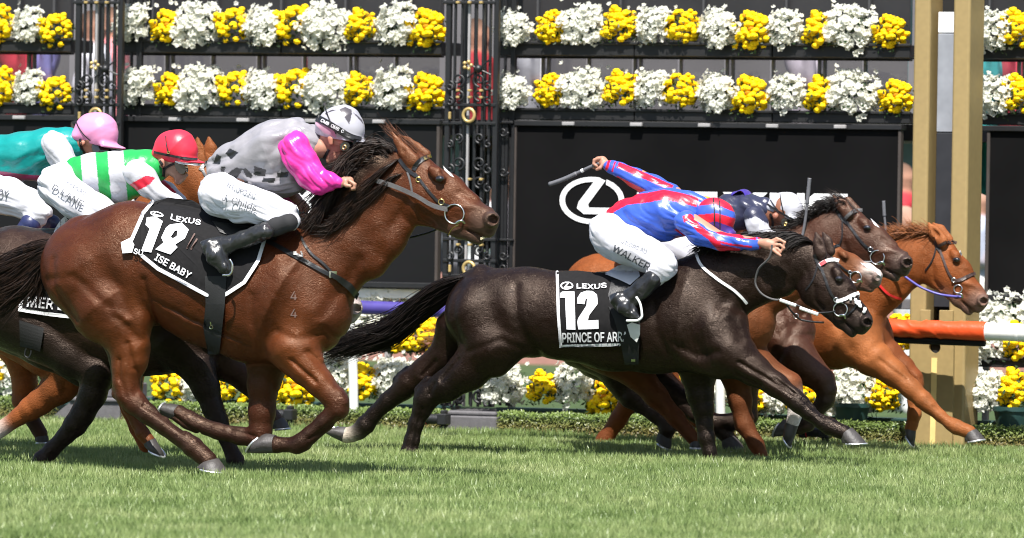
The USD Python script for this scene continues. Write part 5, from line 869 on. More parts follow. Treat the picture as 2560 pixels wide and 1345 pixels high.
Y6 = 41.6
def horse_chestnut_lead():
    b = Body(Y6, .035); c = b.chain; h = Head((2390, 606), (2458, 753))
    c([(1500, 730, 96, 0, .88), (1600, 745, 100, 0, .85), (1750, 770, 110, 0, .76), (1900, 800, 118, 0, .72), (2020, 808, 118, 0, .72), (2090, 820, 98, 0, .8), (2120, 815, 88, 0, .95)], k=.06)
    M = -.11
    c([(2140, 850, 80, .04, .8), (2180, 892, 46), (2232, 932, 31), (2278, 972, 23), (2308, 1000, 22)], dy=M, c='f', k=.04); c([(2308, 1000, 22), (2322, 1014, 19), (2352, 1040, 15), (2378, 1060, 16), (2392, 1068, 18), (2412, 1076, 16), (2424, 1080, 17)], dy=M, c='f', k=.02)
    c([(2170, 850, 75), (2215, 890, 42), (2258, 918, 26), (2284, 945, 21), (2288, 962, 20)], dy=.10, c='l'); c([(2288, 962, 20), (2284, 1000, 15), (2286, 1035, 17), (2280, 1062, 14), (2276, 1072, 15)], dy=.10, c='f', k=.02)
    c([(1490, 790, 90), (1560, 880, 60), (1590, 950, 40), (1588, 985, 32), (1575, 1012, 26)], dy=N6, c='l') if 0 else None
    c([(1480, 790, 90), (1560, 890, 58), (1592, 960, 34), (1576, 1000, 26), (1545, 1050, 20), (1512, 1098, 19), (1500, 1116, 18)], dy=.1, c='l'); c([(1520, 800, 90), (1640, 920, 50), (1690, 1000, 28), (1750, 1050, 20), (1850, 1060, 18)], dy=-.1, c='l')
    c([(2060, 760, 105, 0, .7), (2130, 725, 92, 0, .55), (2200, 690, 78, 0, .48), (2270, 655, 62, 0, .48), (2325, 630, 48, 0, .5)], k=.05); c([(2180, 770, 45), (2240, 715, 34)], q=.85, k=.05)
    h.add(b); c([(2354, 602, 17), (2336, 580, 16), (2322, 560, 5)], dy=-.06, q=.6, k=.012, c='r'); c([(2342, 588, 8), (2332, 574, 5)], dy=-.085, k=.005, sub=True); c([(2368, 600, 16), (2350, 575, 14), (2334, 560, 5)], dy=.07, q=.6, k=.012, c='r')
    s = b.stroke; s([(2216, 800), (2200, 850), (2170, 890)], 10, .012); s([(2130, 740), (2100, 810), (2130, 870)], 14, .012); s([(2260, 700), (2220, 740), (2190, 790)], 10, .010); s([(2080, 780), (2110, 850)], 28, -.012); s([(2200, 900), (2260, 950)], 5, .006); s([(2330, 1018), (2380, 1055)], 4, .004)
    b.build(.010, noise=.007, nscale=8, seed=5); pal = dict(b=(.175, .046, .0115), f=(.22, .07, .021), l=(.13, .034, .010), m=(.12, .075, .06), n=(.12, .03, .025), e=(.05, .02, .012), r=(.24, .075, .024))
    t = thing('racehorse', 'leading orange chestnut horse reaching past the golden post', 'horse', W(1950, 1120, Y6)*[1, 1, 0], 'racehorses in the gallop')
    put(t, 'body', (b.v, b.fc), 'chestnut_coat', True, b.colors(pal)); D = Drape(b); HORSES['lead'] = (b, D)
    hoof(t, Y6, (2426, 1080), 17, (2462, 1098), (2414, 1106), -.11); hoof(t, Y6, (2276, 1072), 15, (2284, 1117), (2264, 1082), .10); hoof(t, Y6, (1500, 1114), 17, (1512, 1128), (1482, 1128), .1)
    eye(t, D, *h.p(1099, 446), 8.5)
    A_, B_ = [], []
    for i, x in enumerate(np.linspace(2190, 2345, 36)):
        y0 = np.interp(x, [2190, 2240, 2300, 2345], [622, 602, 588, 592]); a, b2 = hairs(Y6, [(x, y0+6, 0), (x-10, y0-8, -.02), (x-26, y0-10, -.03), (x-46, y0, -.04)], [(x+5, y0+8, 0), (x-8, y0-14, -.03), (x-22, y0-26, -.05), (x-36, y0-30, -.06)], 7, .006, .03, 90+i, (-.03, .03), .015); A_ += a; B_ += b2
    curves(t, 'mane', A_, B_, 'hair_chestnut')
    S, w = hairs(Y6, [(1405, 700), (1320, 740), (1200, 800), (1060, 840)], [(1410, 730), (1340, 790), (1200, 840), (1070, 860)], 160, .007, .04, 91, (-.05, .05), .03); curves(t, 'tail', S, w, 'hair_chestnut')
    put(t, 'blaze', D.sheet(sg.Polygon([(2400, 624), (2405, 634), (2404, 640), (2398, 630)]), .002, .001, 6), 'cloth_white')
    r = h.bridle(D, 'brown bridle with wide noseband on the leading chestnut horse', band='brown_leather', nose='brown_leather', cheek='brown_leather', ringr=14, loc=W(2390, 680, Y6))
    put(r, 'rein', line3([(2405, 742, -.1), (2360, 738, -.1), (2310, 722, -.12), (2255, 686, -.14), (2230, 668, -.14)], Y6, .008), 'rein_blue', smooth=True)
    q = thing('breastplate', 'red breastplate cord on the leading chestnut horse', 'breastplate', W(2220, 730, Y6)); put(q, 'neck_strap', D.strap([(2180, 690), (2198, 712), (2226, 738), (2254, 748)], 6, .006), 'rein_red')
horse_chestnut_lead()

Y2 = 36.25
def horse_dark_left():
    b = Body(Y2, .035); c = b.chain; h = Head((790, 590), (890, 772))
    c([(-60, 720, 120, 0, .85), (40, 705, 135, 0, .85), (140, 725, 150, 0, .8), (250, 755, 165, 0, .72), (350, 770, 166, 0, .7), (440, 780, 152, 0, .7), (490, 790, 120, 0, .9)], k=.06)
    c([(0, 760, 110), (120, 850, 70), (210, 915, 48), (250, 940, 42)], dy=.05, k=.05, c='d'); c([(40, 770, 110), (180, 880, 62), (245, 925, 44), (232, 985, 34), (206, 1036, 30)], dy=-.1, c='d', k=.03)
    c([(206, 1036, 30), (188, 1062, 29), (165, 1088, 22), (130, 1124, 20), (106, 1150, 23), (94, 1172, 21)], dy=-.1, c='d', k=.02)
    c([(440, 850, 80), (492, 915, 46), (515, 970, 34), (532, 1020, 26), (544, 1050, 26)], dy=-.08, c='d', k=.025); c([(544, 1050, 25), (566, 1098, 18), (588, 1150, 21), (606, 1190, 18)], dy=-.08, c='d', k=.02); 
    c([(500, 850, 70), (560, 905, 44), (620, 950, 32), (650, 985, 27)], dy=.12, c='l'); c([(650, 985, 27), (665, 1020, 20), (690, 1050, 18)], dy=.12, c='l', k=.02)
    c([(480, 700, 115, 0, .7), (570, 670, 95, 0, .55), (660, 640, 80, 0, .5), (740, 620, 68, 0, .5)], k=.05); h.add(b)
    b.build(.012, noise=.008, nscale=7, seed=6); pal = dict(b=(.024, .0125, .0088), l=(.04, .021, .016), d=(.012, .0078, .0065), m=(.3, .25, .23), n=(.08, .02, .02), e=(.02, .012, .01), r=(.03, .02, .015))
    t = thing('racehorse', 'dark horse at far left half hidden behind the bay, under the striped jockey', 'horse', W(200, 1180, Y2)*[1, 1, 0], 'racehorses in the gallop')
    put(t, 'body', (b.v, b.fc), 'black_coat', True, b.colors(pal)); D = Drape(b); HORSES['dark'] = (b, D)
    hoof(t, Y2, (90, 1170), 22, (118, 1192), (76, 1192), -.1); hoof(t, Y2, (610, 1186), 20, (634, 1210), (594, 1210), -.08); hoof(t, Y2, (694, 1052), 18, (724, 1070), (684, 1074), .12)
    loc = W(110, 760, Y2-.3); k = thing('saddle_cloth', 'black saddle cloth with white hem, half covered by the bay tail', 'saddle cloth', loc, 'numbered saddle cloths')
    put(k, 'cloth', D.sheet(sg.Polygon([(56, 610), (240, 600), (330, 650), (330, 800), (160, 792), (50, 775)]), .010, .004, 14, .01, 6), 'cloth_black', smooth=40); put(k, 'white_edge', D.sheet(sg.LineString([(56, 735), (50, 774), (110, 784), (170, 791), (330, 800)]).buffer(4.5, join_style='mitre'), .017, .003, 10, .01, 6), 'cloth_white', smooth=40)
    put(k, 'lettering', D.text('MER DE GLACE', (64, 766), (.9, .09), 26, .022, .002, True, None, .012, 0), 'cloth_white'); put(k, 'numeral', D.sheet(sg.Polygon([(90, 664), (108, 645), (112, 660), (104, 690), (94, 690)]), .019, .002, 9, .01, 6), 'cloth_white')
    g = thing('saddle', 'black saddle girth with hanging ring on the dark horse at far left', 'saddle', loc, 'racing saddles'); put(g, 'girth', D.sheet(sg.Polygon([(48, 800), (110, 820), (100, 880), (80, 872), (50, 866)]), .02, .006, 12), 'girth_black'); put(g, 'girth_ring', line3([(66, 872, -.3), (62, 888, -.3), (70, 894, -.3), (78, 876, -.3)], Y2, .005), 'black_leather')
    put(g, 'saddle_pad', D.sheet(sg.Polygon([(140, 590), (180, 560), (260, 570), (300, 620), (200, 640)]), .02, .01, 14), 'black_leather'); put(g, 'saddle_strap', D.strap([(140, 582), (152, 560), (166, 545)], 12, .05), 'strap_white')
    r = thing('bridle', 'bridle and bit ring on the pale nosed dark horse behind the bay chest', 'bridle', W(850, 740, Y2), 'bridles'); bit(r, D, h.p(1136, 538), 17, .008); put(r, 'rein', line3([h.p(1130, 560)+(-.1,), (780, 780, -.1), (700, 740, -.1)], Y2, .006), 'black_leather')
horse_dark_left()

Y3 = 37.3
def horse_chestnut_left():
    b = Body(Y3, .035); c = b.chain
    c([(-150, 700, 110, 0, .85), (-50, 690, 120, 0, .85), (60, 700, 130, 0, .8), (200, 730, 145, 0, .72), (300, 740, 140, 0, .72), (350, 740, 105, 0, .9)], k=.06)
    c([(-40, 740, 110), (120, 870, 70), (190, 915, 58), (150, 965, 42), (100, 1005, 32)], dy=-.1, c='b', k=.04); c([(100, 1005, 32), (76, 1022, 29), (50, 1040, 22)], dy=-.1, c='f', k=.02); c([(50, 1040, 22), (18, 1062, 20)], dy=-.1, c='f', k=.02); c([(10, 1068, 20), (-20, 1090, 19)], dy=-.1, c='w', k=.012); c([(-20, 1090, 19), (-60, 1120, 20)], dy=-.1, c='d', k=.012)
    c([(-60, 760, 100), (40, 850, 58), (58, 910, 38), (62, 960, 30), (56, 1000, 26)], dy=.12, c='f', k=.03); c([(56, 1000, 25), (75, 1040, 19), (102, 1085, 18)], dy=.12, c='l', k=.02)
    c([(330, 820, 80), (320, 900, 50), (318, 970, 36), (328, 1020, 26)], dy=-.1, c='b'); c([(328, 1020, 26), (344, 1070, 20), (366, 1112, 20)], dy=-.1, c='f', k=.02)
    c([(350, 650, 105, 0, .65), (400, 570, 90, 0, .5), (445, 490, 78, 0, .48), (480, 435, 60, 0, .5)], k=.05); c([(480, 435, 60), (520, 470, 62, 0, .5), (580, 520, 48, 0, .6), (620, 560, 36, 0, .7)], k=.03)
    c([(500, 400, 18), (497, 372, 15), (494, 345, 5)], dy=-.05, q=.6, k=.012); c([(505, 378, 7), (498, 362, 5)], dy=-.075, k=.005, sub=True); c([(526, 400, 20), (526, 372, 18), (522, 344, 6)], dy=.06, q=.6, k=.012)
    b.build(.012, noise=.007, nscale=7, seed=7); pal = dict(b=(.16, .047, .0135), f=(.22, .063, .017), l=(.045, .021, .015), d=(.045, .021, .015), w=(.62, .55, .5))
    t = thing('racehorse', 'chestnut horse at far left whose ears rise behind the red cap', 'horse', W(120, 1160, Y3)*[1, 1, 0], 'racehorses in the gallop')
    put(t, 'body', (b.v, b.fc), 'chestnut_coat', True, b.colors(pal)); D = Drape(b); HORSES['left'] = (b, D)
    hoof(t, Y3, (368, 1106), 19, (410, 1140), (362, 1098), -.1, True); hoof(t, Y3, (104, 1090), 17, (120, 1106), (90, 1106), .12)
    r = thing('bridle', 'bridle on the chestnut horse behind the red cap', 'bridle', W(520, 450, Y3), 'bridles'); put(r, 'browband', D.strap([(500, 425), (520, 405), (540, 400)], 9, .004), 'black_leather'); put(r, 'cheekpiece', D.strap([(505, 420), (530, 470), (560, 510)], 7, .004), 'black_leather')
horse_chestnut_left()
# ---------------------------------------------------------------- riders
attrmat('silk', rough=.30, bump=.45, bscale=30, vary=.05, spec=.45, sheen=.03, coat=.03, bdist=.006, stretch=(1, 1, 1)); attrmat('breeches', rough=.62, bump=.3, bscale=40, vary=.03, spec=.3, bdist=.005)
attrmat('skin', rough=.5, bump=.15, bscale=90, vary=.10, spec=.35, bdist=.003); attrmat('cap_silk', rough=.36, bump=.22, bscale=24, vary=.04, spec=.5, coat=.2, bdist=.006)
plain('boot_leather', (.017, .017, .018), .3, bump=.3, bscale=45, vary=.35, coat=.3); plain('boot_navy', (.02, .025, .08), .35, bump=.2, bscale=40); plain('sock_black', (.016, .016, .018), .85, bump=.2, bscale=200)
plain('strap_black', (.012, .012, .013), .5); plain('lens_dark', (.01, .01, .012), .08, coat=.8); plain('ink', (.07, .075, .085), .7); plain('ink_pale', (.20, .21, .23), .7); plain('whip_grey', (.11, .11, .12), .5, bump=.2, bscale=300); plain('lettering_white', (.75, .75, .77), .6)
SK = dict(b=(.40, .20, .135), e=(.34, .13, .085), l=(.36, .11, .09), h=(.03, .02, .015))
def lines(v, items, base):
    """flat dyed pattern: base colour, then (shape, colour) in photograph pixels over it; shape = polygon or (polyline, width)"""
    px, py = proj(v); out = np.tile(np.array(base, float), (len(v), 1)); pt = shapely.points(px, py)
    for sh, c in items:
        g = sh if isinstance(sh, sg.base.BaseGeometry) else sg.LineString(sh[0]).buffer(sh[1]/2, cap_style='flat') if isinstance(sh, tuple) else sg.Polygon(sh); shapely.prepare(g); out[shapely.contains(g, pt)] = c
    return out
def garment(t, name, Y, chains, mat, col, h=.0055, k=.025, fold=None, items=(), cuts=(), seed=1, label=None, noise=0.):
    b = Body(Y, k)
    for ch in chains: b.chain(ch[0], **(ch[1] if len(ch) > 1 else {}))
    for q in cuts: b.cut(*q)
    b.build(h, fold=fold, seed=seed, noise=noise); p = put(t, name, (b.v, b.fc), mat, True, lines(b.v, items, col), label=label); b.path = p
    return b
def hand(c, wrist, knuckle, Y, size=1., spread=0., flip=1):
    """palm plus five bent fingers closing towards the rein; px positions, adds to chain function c"""
    w, k = np.array(wrist, float), np.array(knuckle, float); d = k-w; L = np.linalg.norm(d); d /= L; n = np.array([-d[1], d[0]])*flip
    c([tuple(w)+(9*size,), tuple(w+d*L*.55)+(11*size,), tuple(k)+(10*size,)], q=1.1, k=.012)
    for i in range(4):
        y = (-.030+.021*i)*size; s = (.92, 1., .97, .8)[i]*size; p0 = k+n*spread*(i-1.5); p1 = p0+(d*.75+n*.75)*15*s; p2 = p1+(n*.95-d*.3)*10*s; p3 = p2+(-d*.9+n*.2)*7*s
        c([tuple(p0)+(4.6*size, y), tuple(p1)+(4.1*size, y), tuple(p2)+(3.7*size, y), tuple(p3)+(3.2*size, y)], k=.004)
    p0 = w+d*L*.4; p1 = p0+(d*.5+n*.8)*12*size; p2 = p1+(d*.8+n*.3)*10*size; c([tuple(p0)+(5.5*size, -.02*size), tuple(p1)+(4.8*size, -.036*size), tuple(p2)+(3.8*size, -.036*size)], k=.006)
WH, SIL = (.50, .50, .54), (.255, .245, .265)

def jockey_pink():
    Y = Y1; t = thing('person', 'jockey in silver silks with black checks, pink sleeves and patterned helmet', 'person', W(600, 560, Y), 'jockeys')
    b = Body(Y, .02); c = b.chain
    c([(560, 470, 40), (640, 420, 50), (720, 370, 48), (775, 372, 30), (805, 368, 26)], c='b'); c([(600, 505, 36), (700, 535, 24)], dy=-.2); c([(600, 505, 36), (700, 535, 24)], dy=.2)
    c([(842, 322, 45), (852, 330, 42)], q=.9); c([(838, 345, 34), (846, 366, 25), (836, 386, 19), (824, 400, 10)], q=.85, k=.015); c([(862, 372, 7), (867, 388, 4.5)], k=.008); c([(858, 392, 4), (846, 398, 4)], k=.006, c='l', q=1.6); c([(826, 347, 8), (827, 358, 6)], dy=-.085, q=.6, k=.006, c='e'); c([(856, 352, 9)], dy=-.06, k=.01)
    c([(735, 372, 30), (782, 450, 20), (850, 458, 12)], dy=-.2); hand(c, (846, 456), (870, 452), Y, 1.0) if 0 else None
    b2 = lambda P, **k_: c([p[:3]+((p[3] if len(p) > 3 else 0)-.16,) for p in P], **k_); hand(b2, (848, 457), (874, 452), Y, 1.05); c([(690, 450, 20), (745, 500, 12)], dy=.16); b3 = lambda P, **k_: c([p[:3]+((p[3] if len(p) > 3 else 0)+.14,) for p in P], **k_); hand(b3, (742, 500), (765, 520), Y, 1.0)
    b.build(.0055); put(t, 'body', (b.v, b.fc), 'skin', True, b.colors(SK))
    q = lambda L: sg.Polygon([(480+x/3.956, 280+y/3.956) for x, y in L]); BK = (.018, .018, .02)
    ch = [q([(615, 535), (735, 570), (720, 640), (610, 625)]), q([(495, 560), (540, 560), (605, 630), (585, 655), (540, 640)]), q([(845, 600), (955, 590), (945, 645), (835, 650)]), q([(710, 650), (825, 655), (810, 705), (690, 690)]), q([(375, 360), (460, 400), (385, 470), (330, 410)]), q([(245, 415), (290, 440), (275, 520), (205, 512)]), q([(285, 540), (335, 545), (310, 610), (285, 610)]), q([(430, 550), (500, 558), (460, 640), (400, 690), (335, 620)]), q([(450, 690), (560, 680), (540, 740), (470, 720)])]
    s = garment(t, 'silk_shirt', Y, [([(548, 420, 36), (590, 408, 54), (640, 392, 66), (690, 376, 77), (738, 358, 62), (770, 362, 44)], dict(q=1.05)), ([(640, 440, 40), (700, 455, 38), (735, 440, 40)], dict(q=1.4)), ([(560, 430, 26), (590, 455, 20)], dict(q=2.))], 'silk', SIL, fold=((1, -.35), 15, .020), items=[(g, BK) for g in ch], seed=3)
    garment(t, 'collar', Y, [([(783, 345, 24), (796, 372, 30)], dict(q=1.))], 'silk', (.32, .3, .33), cuts=[((778, 420), (790, 310)), ((813, 300), (806, 420))])
    PK = (.66, .035, .29)
    garment(t, 'sleeve', Y, [([(738, 366, 40), (750, 400, 40), (775, 440, 36), (795, 455, 28), (825, 456, 22), (848, 456, 15)], dict(dy=-.2))], 'silk', PK, fold=((.6, .8), 22, .013), seed=8); garment(t, 'sleeve', Y, [([(700, 430, 34), (690, 470, 28), (715, 490, 20), (742, 502, 12)], dict(dy=.17))], 'silk', PK, fold=((.6, .8), 22, .010), seed=9)
    br = garment(t, 'breeches', Y, [([(552, 478, 46), (580, 460, 44)], dict(q=1.9)), ([(548, 488, 52, .06), (600, 506, 48), (660, 522, 40), (712, 541, 33), (728, 553, 24)], dict(dy=-.2)), ([(548, 488, 50), (620, 500, 46), (715, 535, 32)], dict(dy=.2))], 'breeches', WH, fold=((.9, .30), 24, .013), seed=4)
    D = Drape(br); put(t, 'lettering', D.text('NT.ORG.AU', (566, 464), (.86, .34), 11, .016, .001), 'ink_pale'); put(t, 'lettering', D.text('J. Childs', (552, 500), (.92, .30), 17, .016, .001), 'ink')
    garment(t, 'sock', Y, [([(722, 556, 23), (690, 566, 22), (652, 580, 22)], dict(dy=-.25))], 'sock_black', (0, 0, 0), seed=2); put(t, 'sock_badge', Drape(garment(t, 'sock', Y, [([(700, 560, 15), (690, 564, 14)], dict(dy=-.26))], 'sock_black', (0, 0, 0))).sheet(sg.Point(702, 549).buffer(3.5), .008, .002, 4), 'strap_white')
    garment(t, 'boot', Y, [([(662, 577, 23), (610, 598, 21), (568, 612, 22), (545, 614, 24)], dict(dy=-.30)), ([(526, 614, 20), (540, 640, 25), (562, 668, 15), (570, 676, 9)], dict(dy=-.33)), ([(508, 610, 10), (520, 625, 14)], dict(dy=-.33))], 'boot_leather', (0, 0, 0), fold=((.4, -.9), 26, .008), seed=5)
    garment(t, 'boot', Y, [([(662, 580, 22), (568, 612, 22), (560, 668, 14)], dict(dy=.30))], 'boot_leather', (0, 0, 0), h=.009)
    HW, HG = (.38, .37, .41), (.07, .062, .07); m = lambda L: [(780+x/6.722, 240+y/6.722) for x, y in L]
    tri = [m([(455, 225), (560, 180), (665, 230), (670, 290), (628, 480)]), m([(215, 290), (330, 230), (430, 232), (250, 285), (300, 390)]), m([(690, 280), (760, 320), (840, 400), (870, 480)])]
    hb = garment(t, 'helmet', Y, [([(838, 316, 46), (856, 318, 54), (866, 328, 46)], dict(q=.88)), ([(880, 346, 12, 0, 3.), (917, 356, 3, 0, 5.)],), ([(806, 318, 20), (800, 326, 12)], dict(q=1.6))], 'cap_silk', HW, h=.0045, items=[(g, HG) for g in tri]+[(m([(60, 400), (400, 580), (400, 700), (200, 620), (60, 480)]), (.45, .26, .34))], cuts=[((786, 336), (925, 361))], fold=((1, .4), 12, .002))
    D = Drape(hb); put(t, 'goggle_strap', D.strap([(791, 294), (815, 306), (845, 324), (880, 344), (903, 350)], 17, .003, .004), 'strap_black'); put(t, 'lettering', D.text('CMB  OMB  C', (800, 303), (.82, .43), 8, .008, .001, True), 'lettering_white'); put(t, 'cap_tie', D.strap([(812, 268), (820, 290), (840, 335)], 3, .003), 'strap_black')
    D = Drape(b); put(t, 'chin_strap', D.strap([(822, 374), (815, 386), (809, 398)], 7, .003), 'strap_black'); put(t, 'goggles', hull(np.vstack([ring(W(x, y, Y-.05+dy), CF, r*.0024, 14, (1, 1.1)) for x, y, r, dy in ((862, 366, 11, -.03), (873, 362, 9, .0), (862, 366, 11, .09))])), 'lens_dark', smooth=40); put(t, 'goggle_vent', tube(ring(W(861, 368, Y-.083), [0, 1, 0], .011), .004, 6, closed=True), 'brass')
jockey_pink()

def jockey_red_blue():
    Y = Y4; t = thing('person', 'jockey in red and blue striped silks with one arm raised behind holding a whip', 'person', W(1580, 640, Y), 'jockeys'); R, B = (.55, .010, .035), (.04, .095, .46)
    b = Body(Y, .02); c = b.chain; c([(1545, 560, 36), (1620, 540, 44), (1700, 530, 42), (1760, 540, 34)]); c([(1765, 540, 26), (1790, 545, 38)], q=.9); c([(1800, 560, 28), (1818, 578, 14)], q=.8); c([(1560, 600, 34), (1665, 660, 22)], dy=-.2); c([(1560, 600, 34), (1665, 660, 22)], dy=.2)
    c([(1730, 560, 26), (1800, 600, 20), (1900, 606, 11)], dy=-.18); b2 = lambda P, **k: c([p[:3]+((p[3] if len(p) > 3 else 0)-.2,) for p in P], **k)
    b2([(1898, 606, 10), (1918, 610, 13), (1930, 612, 11)], q=.8, k=.012)
    for x0, y0, L in ((1934, 605, [(1950, 600), (1962, 606), (1958, 616)]), (1934, 612, [(1950, 612), (1960, 620), (1954, 626)]), (1930, 618, [(1944, 622), (1952, 630)])): b2([(x0, y0, 4.4)]+[(x, y, 3.8-i*.3) for i, (x, y) in enumerate(L)], k=.004)
    b2([(1926, 604, 4.2), (1942, 596, 3.6), (1952, 600, 3.2)], k=.004); b2([(1918, 616, 5), (1934, 626, 4.4, -.01), (1944, 634, 3.8, -.015), (1951, 639, 3.4, -.015)], k=.006)
    b3 = lambda P, **k: c([p[:3]+((p[3] if len(p) > 3 else 0)+.22,) for p in P], **k); c([(1680, 490, 28), (1600, 446, 20), (1518, 412, 10)], dy=.2); b3([(1518, 412, 10), (1505, 404, 13), (1496, 402, 11)], q=.9, k=.012)
    for i in range(4): b3([(1498, 396+i*2, 4.6, -.03+.02*i), (1486, 400+i*4, 4.2, -.032+.02*i), (1484, 410+i*3, 3.8, -.034+.02*i), (1492, 415+i*2, 3.4, -.034+.02*i)], k=.004)
    b3([(1508, 410, 5, -.03), (1500, 420, 4.4, -.04), (1492, 424, 3.8, -.04)], k=.006)
    b.build(.0055); put(t, 'body', (b.v, b.fc), 'skin', True, b.colors(SK))
    garment(t, 'silk_shirt', Y, [([(1538, 548, 32), (1572, 542, 46), (1620, 540, 60), (1670, 533, 64), (1715, 530, 54), (1745, 530, 42)], dict(q=1.1)), ([(1590, 560, 36), (1650, 562, 42), (1700, 556, 38)], dict(q=1.2))], 'silk', B, fold=((.8, .5), 17, .013), seed=11, items=[(([(1506, 548), (1528, 520), (1565, 500), (1620, 494), (1660, 486), (1700, 494), (1745, 506)], 24), R), (([(1690, 570), (1720, 590), (1750, 605)], 12), R)])
    garment(t, 'sleeve', Y, [([(1716, 556, 32), (1748, 586, 28), (1800, 602, 22), (1845, 607, 19), (1875, 608, 14), (1892, 607, 14), (1904, 606, 10)], dict(dy=-.19))], 'silk', B, fold=((.9, .45), 20, .012), seed=12, items=[(([(1708, 548), (1725, 543), (1745, 570), (1775, 592), (1800, 620), (1850, 630)], 16), R), (([(1752, 540), (1770, 565), (1800, 580), (1850, 590), (1890, 594)], 11), R), (([(1896, 590), (1904, 606), (1900, 622)], 7), R), (([(1780, 600), (1830, 612), (1880, 618)], 5), R)], label='red and blue striped near sleeve')
    garment(t, 'sleeve', Y, [([(1672, 492, 36), (1630, 466, 30), (1590, 444, 24), (1550, 424, 18), (1530, 416, 15), (1518, 412, 12)], dict(dy=.2))], 'silk', B, fold=((.9, .4), 20, .010), seed=13, items=[(([(1545, 412), (1590, 430), (1640, 452), (1680, 470)], 15), R), (([(1540, 445), (1580, 465), (1610, 480)], 12), R), (([(1524, 398), (1520, 412), (1514, 426)], 7), R), (([(1538, 404), (1530, 430)], 4), R)])
    br = garment(t, 'breeches', Y, [([(1520, 572, 42), (1545, 568, 38)], dict(q=2.)), ([(1524, 590, 50, .06), (1568, 614, 48), (1620, 640, 42), (1656, 656, 35), (1668, 668, 28)], dict(dy=-.2)), ([(1660, 672, 30), (1640, 692, 25), (1625, 706, 22)], dict(dy=-.27)), ([(1524, 585, 48), (1600, 620, 42), (1665, 655, 30)], dict(dy=.2))], 'breeches', WH, fold=((.85, .5), 22, .011), seed=14)
    D = Drape(br); put(t, 'lettering', D.text('JT.ORG.AU', (1552, 600), (.86, .40), 10, .013, .001), 'ink_pale'); put(t, 'lettering', D.text('WALKER', (1528, 626), (.95, .52), 17, .013, .001, True), 'ink')
    garment(t, 'boot', Y, [([(1632, 700, 24), (1606, 722, 23), (1582, 742, 22), (1566, 752, 22)], dict(dy=-.30)), ([(1545, 748, 19), (1562, 768, 20), (1585, 788, 13), (1596, 794, 9)], dict(dy=-.33)), ([(1530, 744, 9), (1545, 752, 14)], dict(dy=-.33))], 'boot_leather', (0, 0, 0), fold=((.6, -.8), 26, .008), seed=15); garment(t, 'boot', Y, [([(1630, 700, 22), (1580, 742, 20), (1590, 785, 13)], dict(dy=.3))], 'boot_leather', (0, 0, 0), h=.009)
    cap = garment(t, 'cap', Y, [([(1784, 536, 44), (1796, 544, 44)], dict(q=.92, dy=-.07)), ([(1814, 576, 16), (1828, 584, 12)], dict(q=1.8, dy=-.07))], 'cap_silk', B, h=.0045, fold=((1, .1), 16, .004), items=[(([(1735, 505), (1790, 500), (1850, 525)], 20), R), (([(1735, 550), (1790, 545), (1850, 562)], 24), R), (([(1755, 566), (1790, 562), (1840, 580), (1800, 600)], 16), (.06, .03, .22))])
    D = Drape(cap)
    for dx in (0, 14): put(t, 'cap_tie', D.strap([(1783+dx, 494), (1786+dx, 530), (1786+dx, 572)], 3, .003), 'strap_black')
    k = thing('whip', 'grey padded riding whip held in the raised hand of the red and blue jockey', 'whip', W(1440, 435, Y+.2)); put(k, 'shaft', line3([(1498, 407, .2), (1455, 427, .2), (1440, 434, .2)], Y, .011), 'whip_grey', smooth=True); put(k, 'padded_flap', line3([(1442, 433, .2), (1410, 448, .2), (1372, 461, .2)], Y, [.012]+[.015]*28+[.012]), 'whip_grey', smooth=True); put(k, 'collar', line3([(1459, 425, .2), (1453, 428, .2)], Y, .013), 'strap_white', smooth=True)
jockey_red_blue()

